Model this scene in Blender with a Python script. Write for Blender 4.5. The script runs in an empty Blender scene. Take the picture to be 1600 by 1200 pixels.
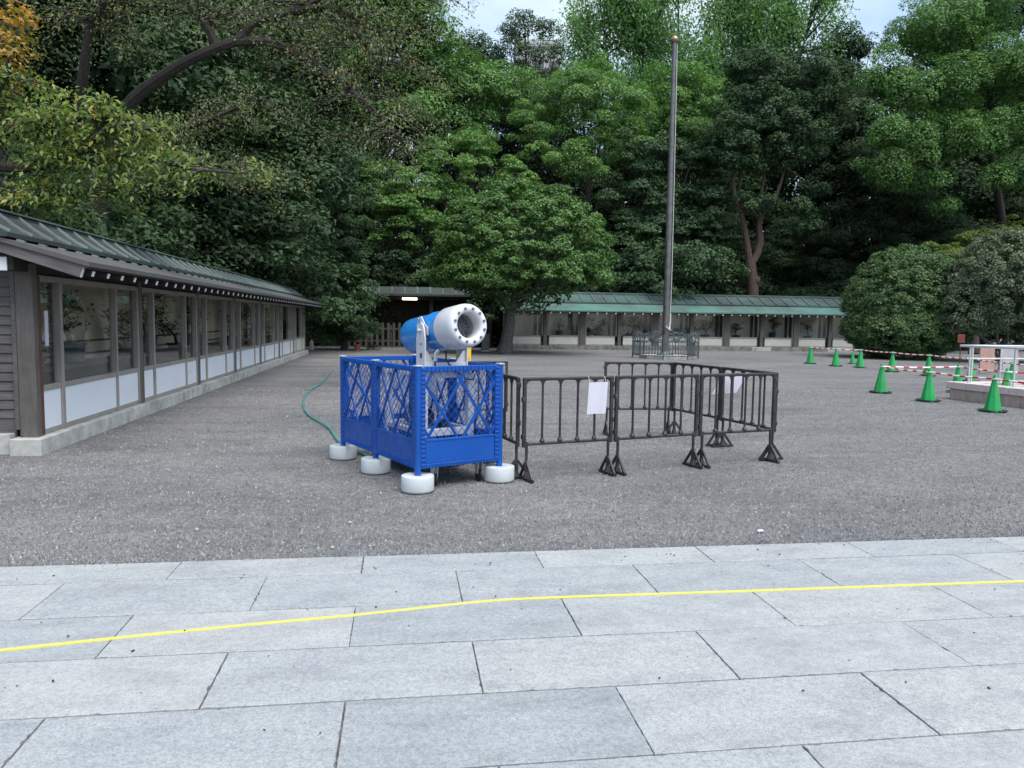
import bpy, bmesh, math, random
import numpy as np
from mathutils import Matrix, Vector, Euler
from math import sin, cos, pi, radians, sqrt, atan2

SC = bpy.context.scene
COL = SC.collection
random.seed(7)
RNG = np.random.default_rng(7)

# ------------------------------------------------------------------ camera, sky, sun, exposure
EYE = 1.6
CM = (Matrix.Translation((0, 0, EYE)) @ Matrix.Rotation(radians(-8.16), 4, 'Z')
      @ Matrix.Rotation(radians(90 - 4.8), 4, 'X') @ Matrix.Rotation(radians(0.77), 4, 'Z'))
cam = bpy.data.objects.new('camera', bpy.data.cameras.new('camera'))
COL.objects.link(cam)
cam.matrix_world = CM
cam.data.lens = 27.0
cam.data.sensor_width = 36.0
cam.data.clip_start = 0.05
cam.data.clip_end = 3000
SC.camera = cam

SUN_EL, SUN_AZ = radians(63), radians(150)     # azimuth clockwise from +Y
world = bpy.data.worlds.new('World')
SC.world = world
world.use_nodes = True
wn, wl = world.node_tree.nodes, world.node_tree.links
wn.clear()
wo = wn.new('ShaderNodeOutputWorld')
bg = wn.new('ShaderNodeBackground')
bg.inputs['Strength'].default_value = 0.11
sky = wn.new('ShaderNodeTexSky')
sky.sky_type = 'NISHITA'
sky.sun_disc = False
sky.sun_elevation = SUN_EL
sky.sun_rotation = SUN_AZ
sky.air_density = 1.0
sky.dust_density = 2.0
sky.ozone_density = 1.0
tc = wn.new('ShaderNodeTexCoord')
mp = wn.new('ShaderNodeMapping')
mp.inputs['Scale'].default_value = (1.0, 1.0, 2.4)
mp.inputs['Location'].default_value = (0.35, 0.1, 0.4)
cn = wn.new('ShaderNodeTexNoise')
cn.inputs['Scale'].default_value = 2.6
cn.inputs['Detail'].default_value = 9
cn.inputs['Roughness'].default_value = 0.58
cr = wn.new('ShaderNodeValToRGB')
cr.color_ramp.elements[0].position = 0.42
cr.color_ramp.elements[0].color = (0, 0, 0, 1)
cr.color_ramp.elements[1].position = 0.68
cr.color_ramp.elements[1].color = (1, 1, 1, 1)
mx = wn.new('ShaderNodeMix')
mx.data_type = 'RGBA'
mx.inputs['B'].default_value = (3.0, 3.6, 3.95, 1)
wl.new(tc.outputs['Generated'], mp.inputs['Vector'])
wl.new(mp.outputs['Vector'], cn.inputs['Vector'])
wl.new(cn.outputs['Fac'], cr.inputs['Fac'])
wl.new(cr.outputs['Color'], mx.inputs['Factor'])
wl.new(sky.outputs['Color'], mx.inputs['A'])
wl.new(mx.outputs['Result'], bg.inputs['Color'])
wl.new(bg.outputs['Background'], wo.inputs['Surface'])

sun = bpy.data.objects.new('sun', bpy.data.lights.new('sun', 'SUN'))
COL.objects.link(sun)
sun.data.energy = 1.5
sun.data.angle = radians(50)
sun.data.color = (1.0, 0.975, 0.94)
sd = Vector((sin(SUN_AZ) * cos(SUN_EL), cos(SUN_AZ) * cos(SUN_EL), sin(SUN_EL)))
sun.rotation_euler = sd.to_track_quat('Z', 'Y').to_euler()

SC.view_settings.view_transform = 'Standard'
SC.view_settings.look = 'None'
SC.view_settings.exposure = 1.38
SC.view_settings.gamma = 1.0
SC.render.engine = 'CYCLES'
SC.cycles.max_bounces = 7
SC.cycles.diffuse_bounces = 3
SC.cycles.glossy_bounces = 3
SC.cycles.transmission_bounces = 4
SC.cycles.transparent_max_bounces = 12
SC.cycles.caustics_reflective = False
SC.cycles.caustics_refractive = False

# ------------------------------------------------------------------ helpers
def ray(u, v):
    """direction for a photo pixel (1600x1200 frame)"""
    return CM.to_3x3() @ Vector(((u - 800) / 1200, -(v - 600) / 1200, -1.0))
def at(u, v, y):
    d = ray(u, v); return Vector((0, 0, EYE)) + d * (y / d.y)
def gnd(u, v, z=0.0):
    d = ray(u, v); return Vector((0, 0, EYE)) + d * ((z - EYE) / d.z)

def tag(o, label=None, cat=None, group=None, kind=None):
    if label: o['label'] = label
    if cat: o['category'] = cat
    if group: o['group'] = group
    if kind: o['kind'] = kind
    return o
def empty(name, loc=(0, 0, 0), rz=0.0, label=None, cat=None, group=None):
    o = bpy.data.objects.new(name, None)
    o.empty_display_size = 0.2
    COL.objects.link(o)
    o.location = loc
    o.rotation_euler = (0, 0, rz)
    return tag(o, label, cat, group)
def put(name, mesh, parent=None, loc=(0, 0, 0), rot=(0, 0, 0), scale=(1, 1, 1)):
    o = bpy.data.objects.new(name, mesh)
    COL.objects.link(o)
    o.parent = parent
    o.location = loc
    o.rotation_euler = rot
    o.scale = scale
    return o
def copy_tree(o, parent=None):
    c = o.copy(); COL.objects.link(c); c.parent = parent
    for ch in o.children:
        copy_tree(ch, c)
    return c

class MB:
    """collects geometry for one mesh"""
    def __init__(s):
        s.v = []; s.f = []; s.n = 0
    def add(s, V, F):
        s.v += [tuple(p) for p in V]
        s.f += [tuple(i + s.n for i in q) for q in F]
        s.n += len(V)
        return s
    def box(s, c, d, rot=None):
        x, y, z = d[0] / 2, d[1] / 2, d[2] / 2
        V = [Vector(p) for p in ((-x, -y, -z), (x, -y, -z), (x, y, -z), (-x, y, -z), (-x, -y, z), (x, -y, z), (x, y, z), (-x, y, z))]
        if rot is not None:
            V = [rot @ p for p in V]
        c = Vector(c)
        return s.add([p + c for p in V], [(0, 3, 2, 1), (4, 5, 6, 7), (0, 1, 5, 4), (1, 2, 6, 5), (2, 3, 7, 6), (3, 0, 4, 7)])
    def bar(s, a, b, w, h=None, up=(0, 0, 1)):
        a, b = Vector(a), Vector(b)
        d = b - a; L = d.length
        x = d.normalized(); up = Vector(up)
        if abs(x.dot(up)) > 0.98: up = Vector((0, 1, 0))
        y = up.cross(x).normalized(); z = x.cross(y)
        M = Matrix((x, y, z)).transposed()
        return s.box((a + b) / 2, (L, w, h or w), M)
    def tube(s, pts, rad, seg=8, caps=True):
        pts = [Vector(p) for p in pts]
        if not hasattr(rad, '__len__'): rad = [rad] * len(pts)
        V = []; F = []
        n = len(pts)
        prev = None
        for i, p in enumerate(pts):
            t = (pts[min(i + 1, n - 1)] - pts[max(i - 1, 0)]).normalized()
            if prev is None:
                ref = Vector((0, 0, 1)) if abs(t.z) < 0.9 else Vector((1, 0, 0))
                a = ref.cross(t).normalized()
            else:
                a = (prev - t * prev.dot(t)).normalized()
            prev = a
            b = t.cross(a)
            for k in range(seg):
                q = 2 * pi * k / seg
                V.append(p + (a * cos(q) + b * sin(q)) * rad[i])
        for i in range(n - 1):
            for k in range(seg):
                k2 = (k + 1) % seg
                F.append((i * seg + k, i * seg + k2, (i + 1) * seg + k2, (i + 1) * seg + k))
        if caps:
            F.append(tuple(range(seg - 1, -1, -1)))
            F.append(tuple((n - 1) * seg + k for k in range(seg)))
        return s.add(V, F)
    def lathe(s, prof, seg=24, M=None, closed=False):
        """prof: (r, z) pairs, turned about local z; M a 4x4"""
        V = []; F = []
        for r, z in prof:
            for k in range(seg):
                q = 2 * pi * k / seg
                p = Vector((r * cos(q), r * sin(q), z))
                V.append(M @ p if M else p)
        n = len(prof)
        for i in range(n - 1 if not closed else n):
            j = (i + 1) % n
            for k in range(seg):
                k2 = (k + 1) % seg
                F.append((i * seg + k, i * seg + k2, j * seg + k2, j * seg + k))
        return s.add(V, F)
    def prism(s, poly, d, M=None):
        """poly: 2d (x, z) outline extruded by d along y"""
        n = len(poly)
        V = [Vector((x, -d / 2, z)) for x, z in poly] + [Vector((x, d / 2, z)) for x, z in poly]
        if M: V = [M @ p for p in V]
        F = [tuple(range(n)), tuple(range(2 * n - 1, n - 1, -1))]
        for i in range(n):
            j = (i + 1) % n
            F.append((j, i, i + n, j + n))
        return s.add(V, F)
    def mesh(s, name, mat, bevel=0.0, smooth=False, seg=1):
        me = bpy.data.meshes.new(name)
        me.from_pydata(s.v, [], s.f)
        bm = bmesh.new(); bm.from_mesh(me)
        bmesh.ops.recalc_face_normals(bm, faces=bm.faces)
        if bevel > 0:
            bmesh.ops.bevel(bm, geom=[e for e in bm.edges if len(e.link_faces) == 2 and e.calc_face_angle(0) > 0.5], offset=bevel, segments=seg, affect='EDGES', profile=0.6)
        if smooth:
            for f in bm.faces: f.smooth = True
            for e in bm.edges:
                if len(e.link_faces) == 2 and e.calc_face_angle(0) > 0.7: e.smooth = False
        bm.to_mesh(me); bm.free()
        me.materials.append(mat)
        return me
    def build(s, name, mat, parent=None, bevel=0.0, smooth=False, loc=(0, 0, 0), rot=(0, 0, 0)):
        return put(name, s.mesh(name, mat, bevel, smooth), parent, loc, rot)

_boxes = {}
def box(name, d, loc, mat, parent=None, rot=(0, 0, 0), bevel=0.004):
    k = (tuple(round(x, 4) for x in d), mat.name, bevel)
    if k not in _boxes:
        _boxes[k] = MB().box((0, 0, 0), d).mesh(name, mat, min(bevel, min(d) * 0.3))
    return put(name, _boxes[k], parent, loc, rot)

# ------------------------------------------------------------------ materials
def new_mat(name):
    m = bpy.data.materials.new(name)
    m.use_nodes = True
    nt = m.node_tree
    return m, nt, nt.nodes['Principled BSDF'], nt.nodes, nt.links
def c4(c): return (c[0], c[1], c[2], 1.0)
def coords(nt, space='Object', scale=(1, 1, 1), rnd=True):
    n, l = nt.nodes, nt.links
    t = n.new('ShaderNodeTexCoord')
    m = n.new('ShaderNodeMapping')
    m.inputs['Scale'].default_value = scale
    if space == 'World':
        g = n.new('ShaderNodeNewGeometry')
        l.new(g.outputs['Position'], m.inputs['Vector'])
    elif rnd:
        oi = n.new('ShaderNodeObjectInfo')
        ml = n.new('ShaderNodeMath'); ml.operation = 'MULTIPLY'; ml.inputs[1].default_value = 37.0
        ad = n.new('ShaderNodeVectorMath'); ad.operation = 'ADD'
        l.new(oi.outputs['Random'], ml.inputs[0])
        l.new(t.outputs['Object'], ad.inputs[0]); l.new(ml.outputs[0], ad.inputs[1])
        l.new(ad.outputs[0], m.inputs['Vector'])
    else:
        l.new(t.outputs['Object'], m.inputs['Vector'])
    return m.outputs['Vector']
def noise(nt, vec, scale, detail=4, rough=0.55):
    k = nt.nodes.new('ShaderNodeTexNoise')
    k.inputs['Scale'].default_value = scale
    k.inputs['Detail'].default_value = detail
    k.inputs['Roughness'].default_value = rough
    nt.links.new(vec, k.inputs['Vector'])
    return k.outputs['Fac']
def ramp(nt, fac, stops):
    r = nt.nodes.new('ShaderNodeValToRGB')
    e = r.color_ramp.elements
    while len(e) < len(stops): e.new(0.5)
    for i, (p, c) in enumerate(stops):
        e[i].position = p; e[i].color = c4(c) if hasattr(c, '__len__') else (c, c, c, 1)
    nt.links.new(fac, r.inputs['Fac'])
    return r.outputs['Color']
def mix(nt, a, b, fac, mode='MIX'):
    m = nt.nodes.new('ShaderNodeMix'); m.data_type = 'RGBA'; m.blend_type = mode
    for nm, x in (('A', a), ('B', b)):
        if isinstance(x, (tuple, list)): m.inputs[nm].default_value = c4(x)
        else: nt.links.new(x, m.inputs[nm])
    if isinstance(fac, (int, float)): m.inputs['Factor'].default_value = fac
    else: nt.links.new(fac, m.inputs['Factor'])
    return m.outputs['Result']
def bump(nt, h, strength, dist, bsdf):
    b = nt.nodes.new('ShaderNodeBump')
    b.inputs['Strength'].default_value = strength
    b.inputs['Distance'].default_value = dist
    nt.links.new(h, b.inputs['Height'])
    nt.links.new(b.outputs['Normal'], bsdf.inputs['Normal'])
def plain(name, col, rough=0.5, var=0.12, scale=6.0, metal=0.0, spec=0.5, bstr=0.0, space='Object', dirt=None):
    m, nt, p, n, l = new_mat(name)
    v = coords(nt, space)
    f = noise(nt, v, scale, 5)
    lo = tuple(x * (1 - var * 2) for x in col); hi = tuple(min(1, x * (1 + var * 1.2)) for x in col)
    c = ramp(nt, f, [(0.3, lo), (0.55, col), (0.75, hi)])
    if dirt:
        f2 = ramp(nt, noise(nt, v, scale * 0.45, 7, 0.65), [(0.5, 0.0), (0.72, 0.8)])
        c = mix(nt, c, dirt, f2)
    l.new(c, p.inputs['Base Color'])
    rr = ramp(nt, noise(nt, v, scale * 2.3, 3), [(0.3, max(0, rough - 0.1)), (0.7, min(1, rough + 0.12))])
    l.new(rr, p.inputs['Roughness'])
    p.inputs['Metallic'].default_value = metal
    p.inputs['Specular IOR Level'].default_value = spec
    if bstr: bump(nt, f, bstr, 0.01, p)
    return m
def wood(name, col, grain=(1, 1, 0.06), rough=0.75, contrast=0.5):
    m, nt, p, n, l = new_mat(name)
    v = coords(nt, 'Object', grain)
    f = noise(nt, v, 60, 5, 0.6)
    g = noise(nt, coords(nt, 'Object'), 2.2, 4)
    lo = tuple(x * (1 - contrast) for x in col); hi = tuple(x * (1 + contrast * 0.6) for x in col)
    c = ramp(nt, f, [(0.25, lo), (0.5, col), (0.8, hi)])
    c = mix(nt, c, tuple(x * 0.5 for x in col), ramp(nt, g, [(0.52, 0.0), (0.75, 0.7)]))
    l.new(c, p.inputs['Base Color'])
    p.inputs['Roughness'].default_value = rough
    p.inputs['Specular IOR Level'].default_value = 0.3
    bump(nt, f, 0.4, 0.004, p)
    return m
M = {}
M['post_wood'] = wood('post_wood', (0.11, 0.10, 0.092))
M['louvre_wood'] = wood('louvre_wood', (0.10, 0.093, 0.088), (0.06, 1, 1))
M['frame_wood'] = wood('frame_wood', (0.27, 0.25, 0.228), contrast=0.25)
M['red_wood'] = wood('red_wood', (0.1, 0.045, 0.03))
M['rafter_wood'] = wood('rafter_wood', (0.03, 0.025, 0.022), (0.06, 1, 1))
M['barge_wood'] = wood('barge_wood', (0.13, 0.115, 0.115), (0.06, 1, 1))
M['dark_board'] = wood('dark_board', (0.022, 0.02, 0.019))
M['picket_wood'] = wood('picket_wood', (0.075, 0.07, 0.058))
M['plank_floor'] = wood('plank_floor', (0.07, 0.055, 0.045), (1, 0.06, 1))
M['white_paint'] = plain('white_paint', (0.64, 0.65, 0.66), 0.5, 0.03)
M['panel_white'] = plain('panel_white', (0.69, 0.735, 0.78), 0.35, 0.03, 1.2)
M['panel_cream'] = plain('panel_cream', (0.52, 0.53, 0.47), 0.5, 0.05, 1.2)
M['plaster'] = plain('plaster', (0.62, 0.54, 0.42), 0.85, 0.1, 1.5)
M['plaster_pale'] = plain('plaster_pale', (0.66, 0.62, 0.55), 0.85, 0.1, 1.5)
M['stone'] = plain('stone', (0.42, 0.42, 0.39), 0.85, 0.16, 5, bstr=0.3, dirt=(0.14, 0.15, 0.14))
M['old_stone'] = plain('old_stone', (0.2, 0.2, 0.18), 0.9, 0.25, 4, bstr=0.4, dirt=(0.07, 0.075, 0.06))
M['pink_stone'] = plain('pink_stone', (0.50, 0.385, 0.34), 0.75, 0.1, 9, bstr=0.15, dirt=(0.40, 0.30, 0.26))
M['pink_stone_top'] = plain('pink_stone_top', (0.60, 0.50, 0.48), 0.7, 0.06, 9, bstr=0.1)
M['blue_plastic'] = plain('blue_plastic', (0.002, 0.070, 0.35), 0.42, 0.06, 3.0, spec=0.4, dirt=(0.012, 0.085, 0.34))
M['blue_paint'] = plain('blue_paint', (0.026, 0.25, 0.64), 0.22, 0.04, 2, spec=0.5)
M['machine_white'] = plain('machine_white', (0.62, 0.62, 0.64), 0.28, 0.02, 2)
M['frame_white'] = plain('frame_white', (0.6, 0.61, 0.63), 0.4, 0.04, 3)
M['leg_cap'] = plain('leg_cap', (0.38, 0.42, 0.52), 0.5, 0.05)
M['weight_white'] = plain('weight_white', (0.52, 0.56, 0.57), 0.45, 0.04, 7, dirt=(0.47, 0.49, 0.49))
M['yellow_paint'] = plain('yellow_paint', (0.75, 0.52, 0.02), 0.4, 0.04)
M['black_plastic'] = plain('black_plastic', (0.022, 0.020, 0.021), 0.5, 0.2, 9, dirt=(0.07, 0.065, 0.062))
M['black_rubber'] = plain('black_rubber', (0.015, 0.015, 0.016), 0.6, 0.2)
M['steel'] = plain('steel', (0.58, 0.60, 0.60), 0.34, 0.05, 8, metal=0.45)
M['guard_steel'] = plain('guard_steel', (0.20, 0.21, 0.23), 0.4, 0.05, 8, metal=0.5)
M['pole_steel'] = plain('pole_steel', (0.15, 0.145, 0.145), 0.42, 0.18, 3, metal=0.6)
M['dark_steel'] = plain('dark_steel', (0.05, 0.05, 0.055), 0.45, 0.15, 5, metal=0.6)
M['brass'] = plain('brass', (0.30, 0.21, 0.14), 0.4, 0.1, 8, metal=0.7)
M['teal'] = plain('teal', (0.01, 0.24, 0.30), 0.4, 0.08)
M['hose'] = plain('hose', (0.03, 0.27, 0.25), 0.4, 0.06)
M['rope'] = plain('rope', (0.55, 0.54, 0.51), 0.8, 0.1, 60)
M['iron_grey'] = plain('iron_grey', (0.072, 0.098, 0.105), 0.5, 0.2, 9, metal=0.2, dirt=(0.14, 0.17, 0.17))
M['gold'] = plain('gold', (0.30, 0.24, 0.12), 0.5, 0.12, 20, metal=0.3)
M['cone_green'] = plain('cone_green', (0.012, 0.34, 0.075), 0.42, 0.06, 5, dirt=(0.03, 0.22, 0.07))
M['paper'] = plain('paper', (0.56, 0.56, 0.62), 0.7, 0.02, 3)
M['red_board'] = plain('red_board', (0.2, 0.045, 0.03), 0.7, 0.15)
M['pink_board'] = plain('pink_board', (0.42, 0.24, 0.19), 0.6, 0.08)
M['grey_board'] = plain('grey_board', (0.36, 0.36, 0.35), 0.6, 0.08)
M['grey_metal'] = plain('grey_metal', (0.10, 0.10, 0.09), 0.5, 0.1)
M['pot_blue'] = plain('pot_blue', (0.03, 0.055, 0.075), 0.3, 0.1)
M['pot_brown'] = plain('pot_brown', (0.06, 0.035, 0.025), 0.5, 0.1)
M['bark'] = plain('bark', (0.040, 0.033, 0.028), 0.9, 0.3, 14, bstr=0.8)
M['bark_red'] = plain('bark_red', (0.085, 0.055, 0.047), 0.9, 0.25, 9, bstr=0.8)
M['bark_grey'] = plain('bark_grey', (0.10, 0.095, 0.085), 0.9, 0.25, 10, bstr=0.7)
M['debris'] = plain('debris', (0.05, 0.045, 0.04), 0.9, 0.3)
M['far_wall'] = plain('far_wall', (0.42, 0.43, 0.42), 0.8, 0.06)

def glass_mat(name, tint, base):
    m, nt, p, n, l = new_mat(name)
    n.remove(p)
    tr = n.new('ShaderNodeBsdfTransparent'); tr.inputs['Color'].default_value = c4(tint)
    gl = n.new('ShaderNodeBsdfGlossy'); gl.inputs['Roughness'].default_value = 0.02
    gl.inputs['Color'].default_value = (0.9, 0.95, 0.95, 1)
    lw = n.new('ShaderNodeLayerWeight'); lw.inputs['Blend'].default_value = 0.5
    pw = n.new('ShaderNodeMath'); pw.operation = 'POWER'; pw.inputs[1].default_value = 4.0
    l.new(lw.outputs['Facing'], pw.inputs[0])
    fr = n.new('ShaderNodeMath'); fr.operation = 'MULTIPLY_ADD'; fr.inputs[1].default_value = base; fr.inputs[2].default_value = 0.03
    l.new(pw.outputs[0], fr.inputs[0])
    mixs = n.new('ShaderNodeMixShader')
    l.new(fr.outputs[0], mixs.inputs[0]); l.new(tr.outputs[0], mixs.inputs[1]); l.new(gl.outputs[0], mixs.inputs[2])
    l.new(mixs.outputs[0], n['Material Output'].inputs['Surface'])
    return m
M['glass'] = glass_mat('glass', (0.95, 0.96, 0.95), 0.6)

def lamp_mat():
    m, nt, p, n, l = new_mat('lamp_glow')
    p.inputs['Base Color'].default_value = (0.9, 0.8, 0.75, 1)
    p.inputs['Emission Color'].default_value = (1.0, 0.72, 0.55, 1)
    p.inputs['Emission Strength'].default_value = 3.0
    return m
M['lamp_glow'] = lamp_mat()

def copper(name, green, brown, bias):
    m, nt, p, n, l = new_mat(name)
    v = coords(nt, 'World', (0.6, 0.6, 1.0))
    big = noise(nt, v, 0.55, 6, 0.62)
    fine = noise(nt, v, 14, 5, 0.65)
    f = nt.nodes.new('ShaderNodeMath'); f.operation = 'MULTIPLY_ADD'
    l.new(fine, f.inputs[0]); f.inputs[1].default_value = 0.35; l.new(big, f.inputs[2])
    c = ramp(nt, f.outputs[0], [(bias - 0.12, brown), (bias, tuple((a + b) / 2 for a, b in zip(green, brown))), (bias + 0.16, green)])
    l.new(c, p.inputs['Base Color'])
    p.inputs['Roughness'].default_value = 0.6
    p.inputs['Specular IOR Level'].default_value = 0.4
    bump(nt, fine, 0.25, 0.006, p)
    return m
M['copper_dark'] = copper('copper_dark', (0.04, 0.068, 0.06), (0.03, 0.03, 0.03), 0.66)
M['copper_skirt'] = copper('copper_skirt', (0.085, 0.105, 0.098), (0.085, 0.072, 0.07), 0.70)
M['copper_green'] = copper('copper_green', (0.085, 0.195, 0.165), (0.06, 0.085, 0.08), 0.66)
M['copper_rib'] = copper('copper_rib', (0.21, 0.265, 0.245), (0.13, 0.15, 0.145), 0.62)
M['copper_rib_dark'] = copper('copper_rib_dark', (0.12, 0.17, 0.155), (0.06, 0.075, 0.07), 0.66)
M['copper_mid'] = copper('copper_mid', (0.065, 0.125, 0.112), (0.04, 0.058, 0.056), 0.68)

def granite():
    m, nt, p, n, l = new_mat('granite')
    v = coords(nt, 'Object', rnd=True)
    sp = noise(nt, v, 105, 4, 0.85)
    sp2 = noise(nt, v, 34, 5, 0.75)
    bl = noise(nt, coords(nt, 'Object', (1, 2.0, 1)), 2.6, 7, 0.68)
    oi = n.new('ShaderNodeObjectInfo')
    c = ramp(nt, sp, [(0.32, (0.18, 0.19, 0.193)), (0.45, (0.315, 0.335, 0.338)), (0.56, (0.375, 0.393, 0.395)), (0.70, (0.48, 0.49, 0.485))])
    c = mix(nt, c, ramp(nt, sp2, [(0.34, 0.70), (0.5, 0.94), (0.64, 1.08)]), 0.7, 'MULTIPLY')
    c = mix(nt, c, ramp(nt, bl, [(0.33, (0.75, 0.75, 0.762)), (0.5, (0.94, 0.94, 0.94)), (0.66, (1.05, 1.045, 1.03))]), 0.85, 'MULTIPLY')
    c = mix(nt, c, ramp(nt, oi.outputs['Random'], [(0.0, (0.82, 0.845, 0.86)), (0.5, (0.95, 0.955, 0.955)), (1.0, (1.06, 1.03, 1.0))]), 1.0, 'MULTIPLY')
    l.new(c, p.inputs['Base Color'])
    p.inputs['Roughness'].default_value = 0.72
    p.inputs['Specular IOR Level'].default_value = 0.35
    bump(nt, sp2, 0.25, 0.003, p)
    return m
M['granite'] = granite()
def gravel_mat():
    m, nt, p, n, l = new_mat('gravel_ground')
    v = coords(nt, 'World')
    vo = n.new('ShaderNodeTexVoronoi'); vo.inputs['Scale'].default_value = 75
    vo.inputs['Randomness'].default_value = 1.0
    l.new(v, vo.inputs['Vector'])
    bw = n.new('ShaderNodeSeparateColor'); l.new(vo.outputs['Color'], bw.inputs[0])
    c = ramp(nt, bw.outputs[0], [(0.0, (0.145, 0.146, 0.146)), (0.5, (0.20, 0.201, 0.20)), (0.9, (0.25, 0.249, 0.246)), (0.985, (0.38, 0.38, 0.37))])
    mid = noise(nt, v, 9, 6, 0.7)
    c = mix(nt, c, ramp(nt, mid, [(0.32, 0.62), (0.68, 1.12)]), 0.8, 'MULTIPLY')
    big = noise(nt, coords(nt, 'World', (0.5, 1, 1)), 0.45, 6, 0.6)
    c = mix(nt, c, ramp(nt, big, [(0.33, (0.74, 0.745, 0.755)), (0.5, (0.97, 0.965, 0.96)), (0.68, (1.14, 1.09, 1.04))]), 1.0, 'MULTIPLY')
    pat = noise(nt, coords(nt, 'World', (0.35, 1.3, 1)), 1.6, 7, 0.68)
    c = mix(nt, c, ramp(nt, pat, [(0.36, (0.78, 0.78, 0.785)), (0.52, (1.0, 0.995, 0.985)), (0.66, (1.1, 1.08, 1.05))]), 0.85, 'MULTIPLY')
    l.new(c, p.inputs['Base Color'])
    p.inputs['Roughness'].default_value = 0.85
    p.inputs['Specular IOR Level'].default_value = 0.3
    iv = n.new('ShaderNodeMath'); iv.operation = 'MULTIPLY_ADD'; iv.inputs[1].default_value = -1.0
    l.new(vo.outputs['Distance'], iv.inputs[0]); l.new(mid, iv.inputs[2])
    bump(nt, iv.outputs[0], 0.9, 0.015, p)
    return m
M['gravel_ground'] = gravel_mat()
def pebble_mat():
    m, nt, p, n, l = new_mat('pebble')
    a = n.new('ShaderNodeAttribute'); a.attribute_name = 'tint'
    c = ramp(nt, a.outputs['Fac'], [(0.0, (0.09, 0.091, 0.092)), (0.45, (0.185, 0.186, 0.186)), (0.90, (0.235, 0.235, 0.23)), (0.99, (0.36, 0.36, 0.35))])
    l.new(c, p.inputs['Base Color']); p.inputs['Roughness'].default_value = 0.75
    return m
M['pebble'] = pebble_mat()
M['joint_dirt'] = plain('joint_dirt', (0.14, 0.125, 0.115), 0.95, 0.3, 20)
def tape_mat():
    m, nt, p, n, l = new_mat('yellow_tape')
    v = coords(nt, 'World')
    c = ramp(nt, noise(nt, v, 45, 5, 0.7), [(0.3, (0.40, 0.385, 0.14)), (0.45, (0.55, 0.52, 0.10)), (0.7, (0.62, 0.585, 0.15))])
    l.new(c, p.inputs['Base Color']); p.inputs['Roughness'].default_value = 0.55
    return m
M['yellow_tape'] = tape_mat()
def stripe_mat():
    m, nt, p, n, l = new_mat('striped_bar')
    t = n.new('ShaderNodeTexCoord')
    s = n.new('ShaderNodeSeparateXYZ'); l.new(t.outputs['Object'], s.inputs[0])
    f = n.new('ShaderNodeMath'); f.operation = 'MULTIPLY'; f.inputs[1].default_value = 1 / 0.36
    l.new(s.outputs['X'], f.inputs[0])
    g = n.new('ShaderNodeMath'); g.operation = 'FRACT'; l.new(f.outputs[0], g.inputs[0])
    h = n.new('ShaderNodeMath'); h.operation = 'GREATER_THAN'; h.inputs[1].default_value = 0.58
    l.new(g.outputs[0], h.inputs[0])
    l.new(mix(nt, (0.78, 0.77, 0.76), (0.5, 0.03, 0.04), h.outputs[0]), p.inputs['Base Color'])
    p.inputs['Roughness'].default_value = 0.4
    return m
M['striped_bar'] = stripe_mat()
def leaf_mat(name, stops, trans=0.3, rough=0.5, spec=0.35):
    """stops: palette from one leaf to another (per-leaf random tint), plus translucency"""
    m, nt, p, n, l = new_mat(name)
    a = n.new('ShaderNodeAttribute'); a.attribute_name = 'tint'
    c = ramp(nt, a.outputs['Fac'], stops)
    l.new(c, p.inputs['Base Color'])
    p.inputs['Roughness'].default_value = rough
    p.inputs['Specular IOR Level'].default_value = spec
    t = n.new('ShaderNodeBsdfTranslucent')
    l.new(mix(nt, c, (1.0, 1.15, 0.55), 1.0, 'MULTIPLY'), t.inputs['Color'])
    ms = n.new('ShaderNodeMixShader'); ms.inputs[0].default_value = trans
    l.new(p.outputs[0], ms.inputs[1]); l.new(t.outputs[0], ms.inputs[2])
    l.new(ms.outputs[0], n['Material Output'].inputs['Surface'])
    return m
L = {}
L['camphor'] = leaf_mat('leaf_camphor', [(0, (0.043, 0.108, 0.026)), (0.5, (0.096, 0.204, 0.050)), (1, (0.193, 0.338, 0.099))])
L['dark'] = leaf_mat('leaf_dark', [(0, (0.018, 0.035, 0.017)), (0.5, (0.032, 0.058, 0.026)), (1, (0.061, 0.091, 0.041))], 0.2, 0.6, 0.2)
L['fir'] = leaf_mat('leaf_fir', [(0, (0.024, 0.054, 0.026)), (0.5, (0.044, 0.087, 0.039)), (1, (0.079, 0.138, 0.054))], 0.2, 0.6, 0.25)
L['maple'] = leaf_mat('leaf_maple', [(0, (0.067, 0.146, 0.042)), (0.5, (0.124, 0.245, 0.067)), (1, (0.215, 0.359, 0.107))], 0.4)
L['clipped'] = leaf_mat('leaf_clipped', [(0, (0.037, 0.093, 0.022)), (0.5, (0.076, 0.161, 0.037)), (1, (0.137, 0.249, 0.067))], 0.2)
L['round'] = leaf_mat('leaf_round', [(0, (0.037, 0.085, 0.028)), (0.5, (0.069, 0.136, 0.045)), (1, (0.143, 0.217, 0.082))], 0.2)
L['grey'] = leaf_mat('leaf_grey', [(0, (0.055, 0.087, 0.045)), (0.5, (0.105, 0.146, 0.078)), (1, (0.199, 0.246, 0.140))], 0.2)
L['airy'] = leaf_mat('leaf_airy', [(0, (0.077, 0.169, 0.058)), (0.5, (0.138, 0.269, 0.093)), (1, (0.224, 0.371, 0.144))], 0.4)
L['olive'] = leaf_mat('leaf_olive', [(0, (0.077, 0.117, 0.048)), (0.55, (0.138, 0.180, 0.080)), (0.86, (0.208, 0.219, 0.099)), (0.97, (0.442, 0.266, 0.052)), (1, (0.580, 0.281, 0.052))], 0.35)
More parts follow.
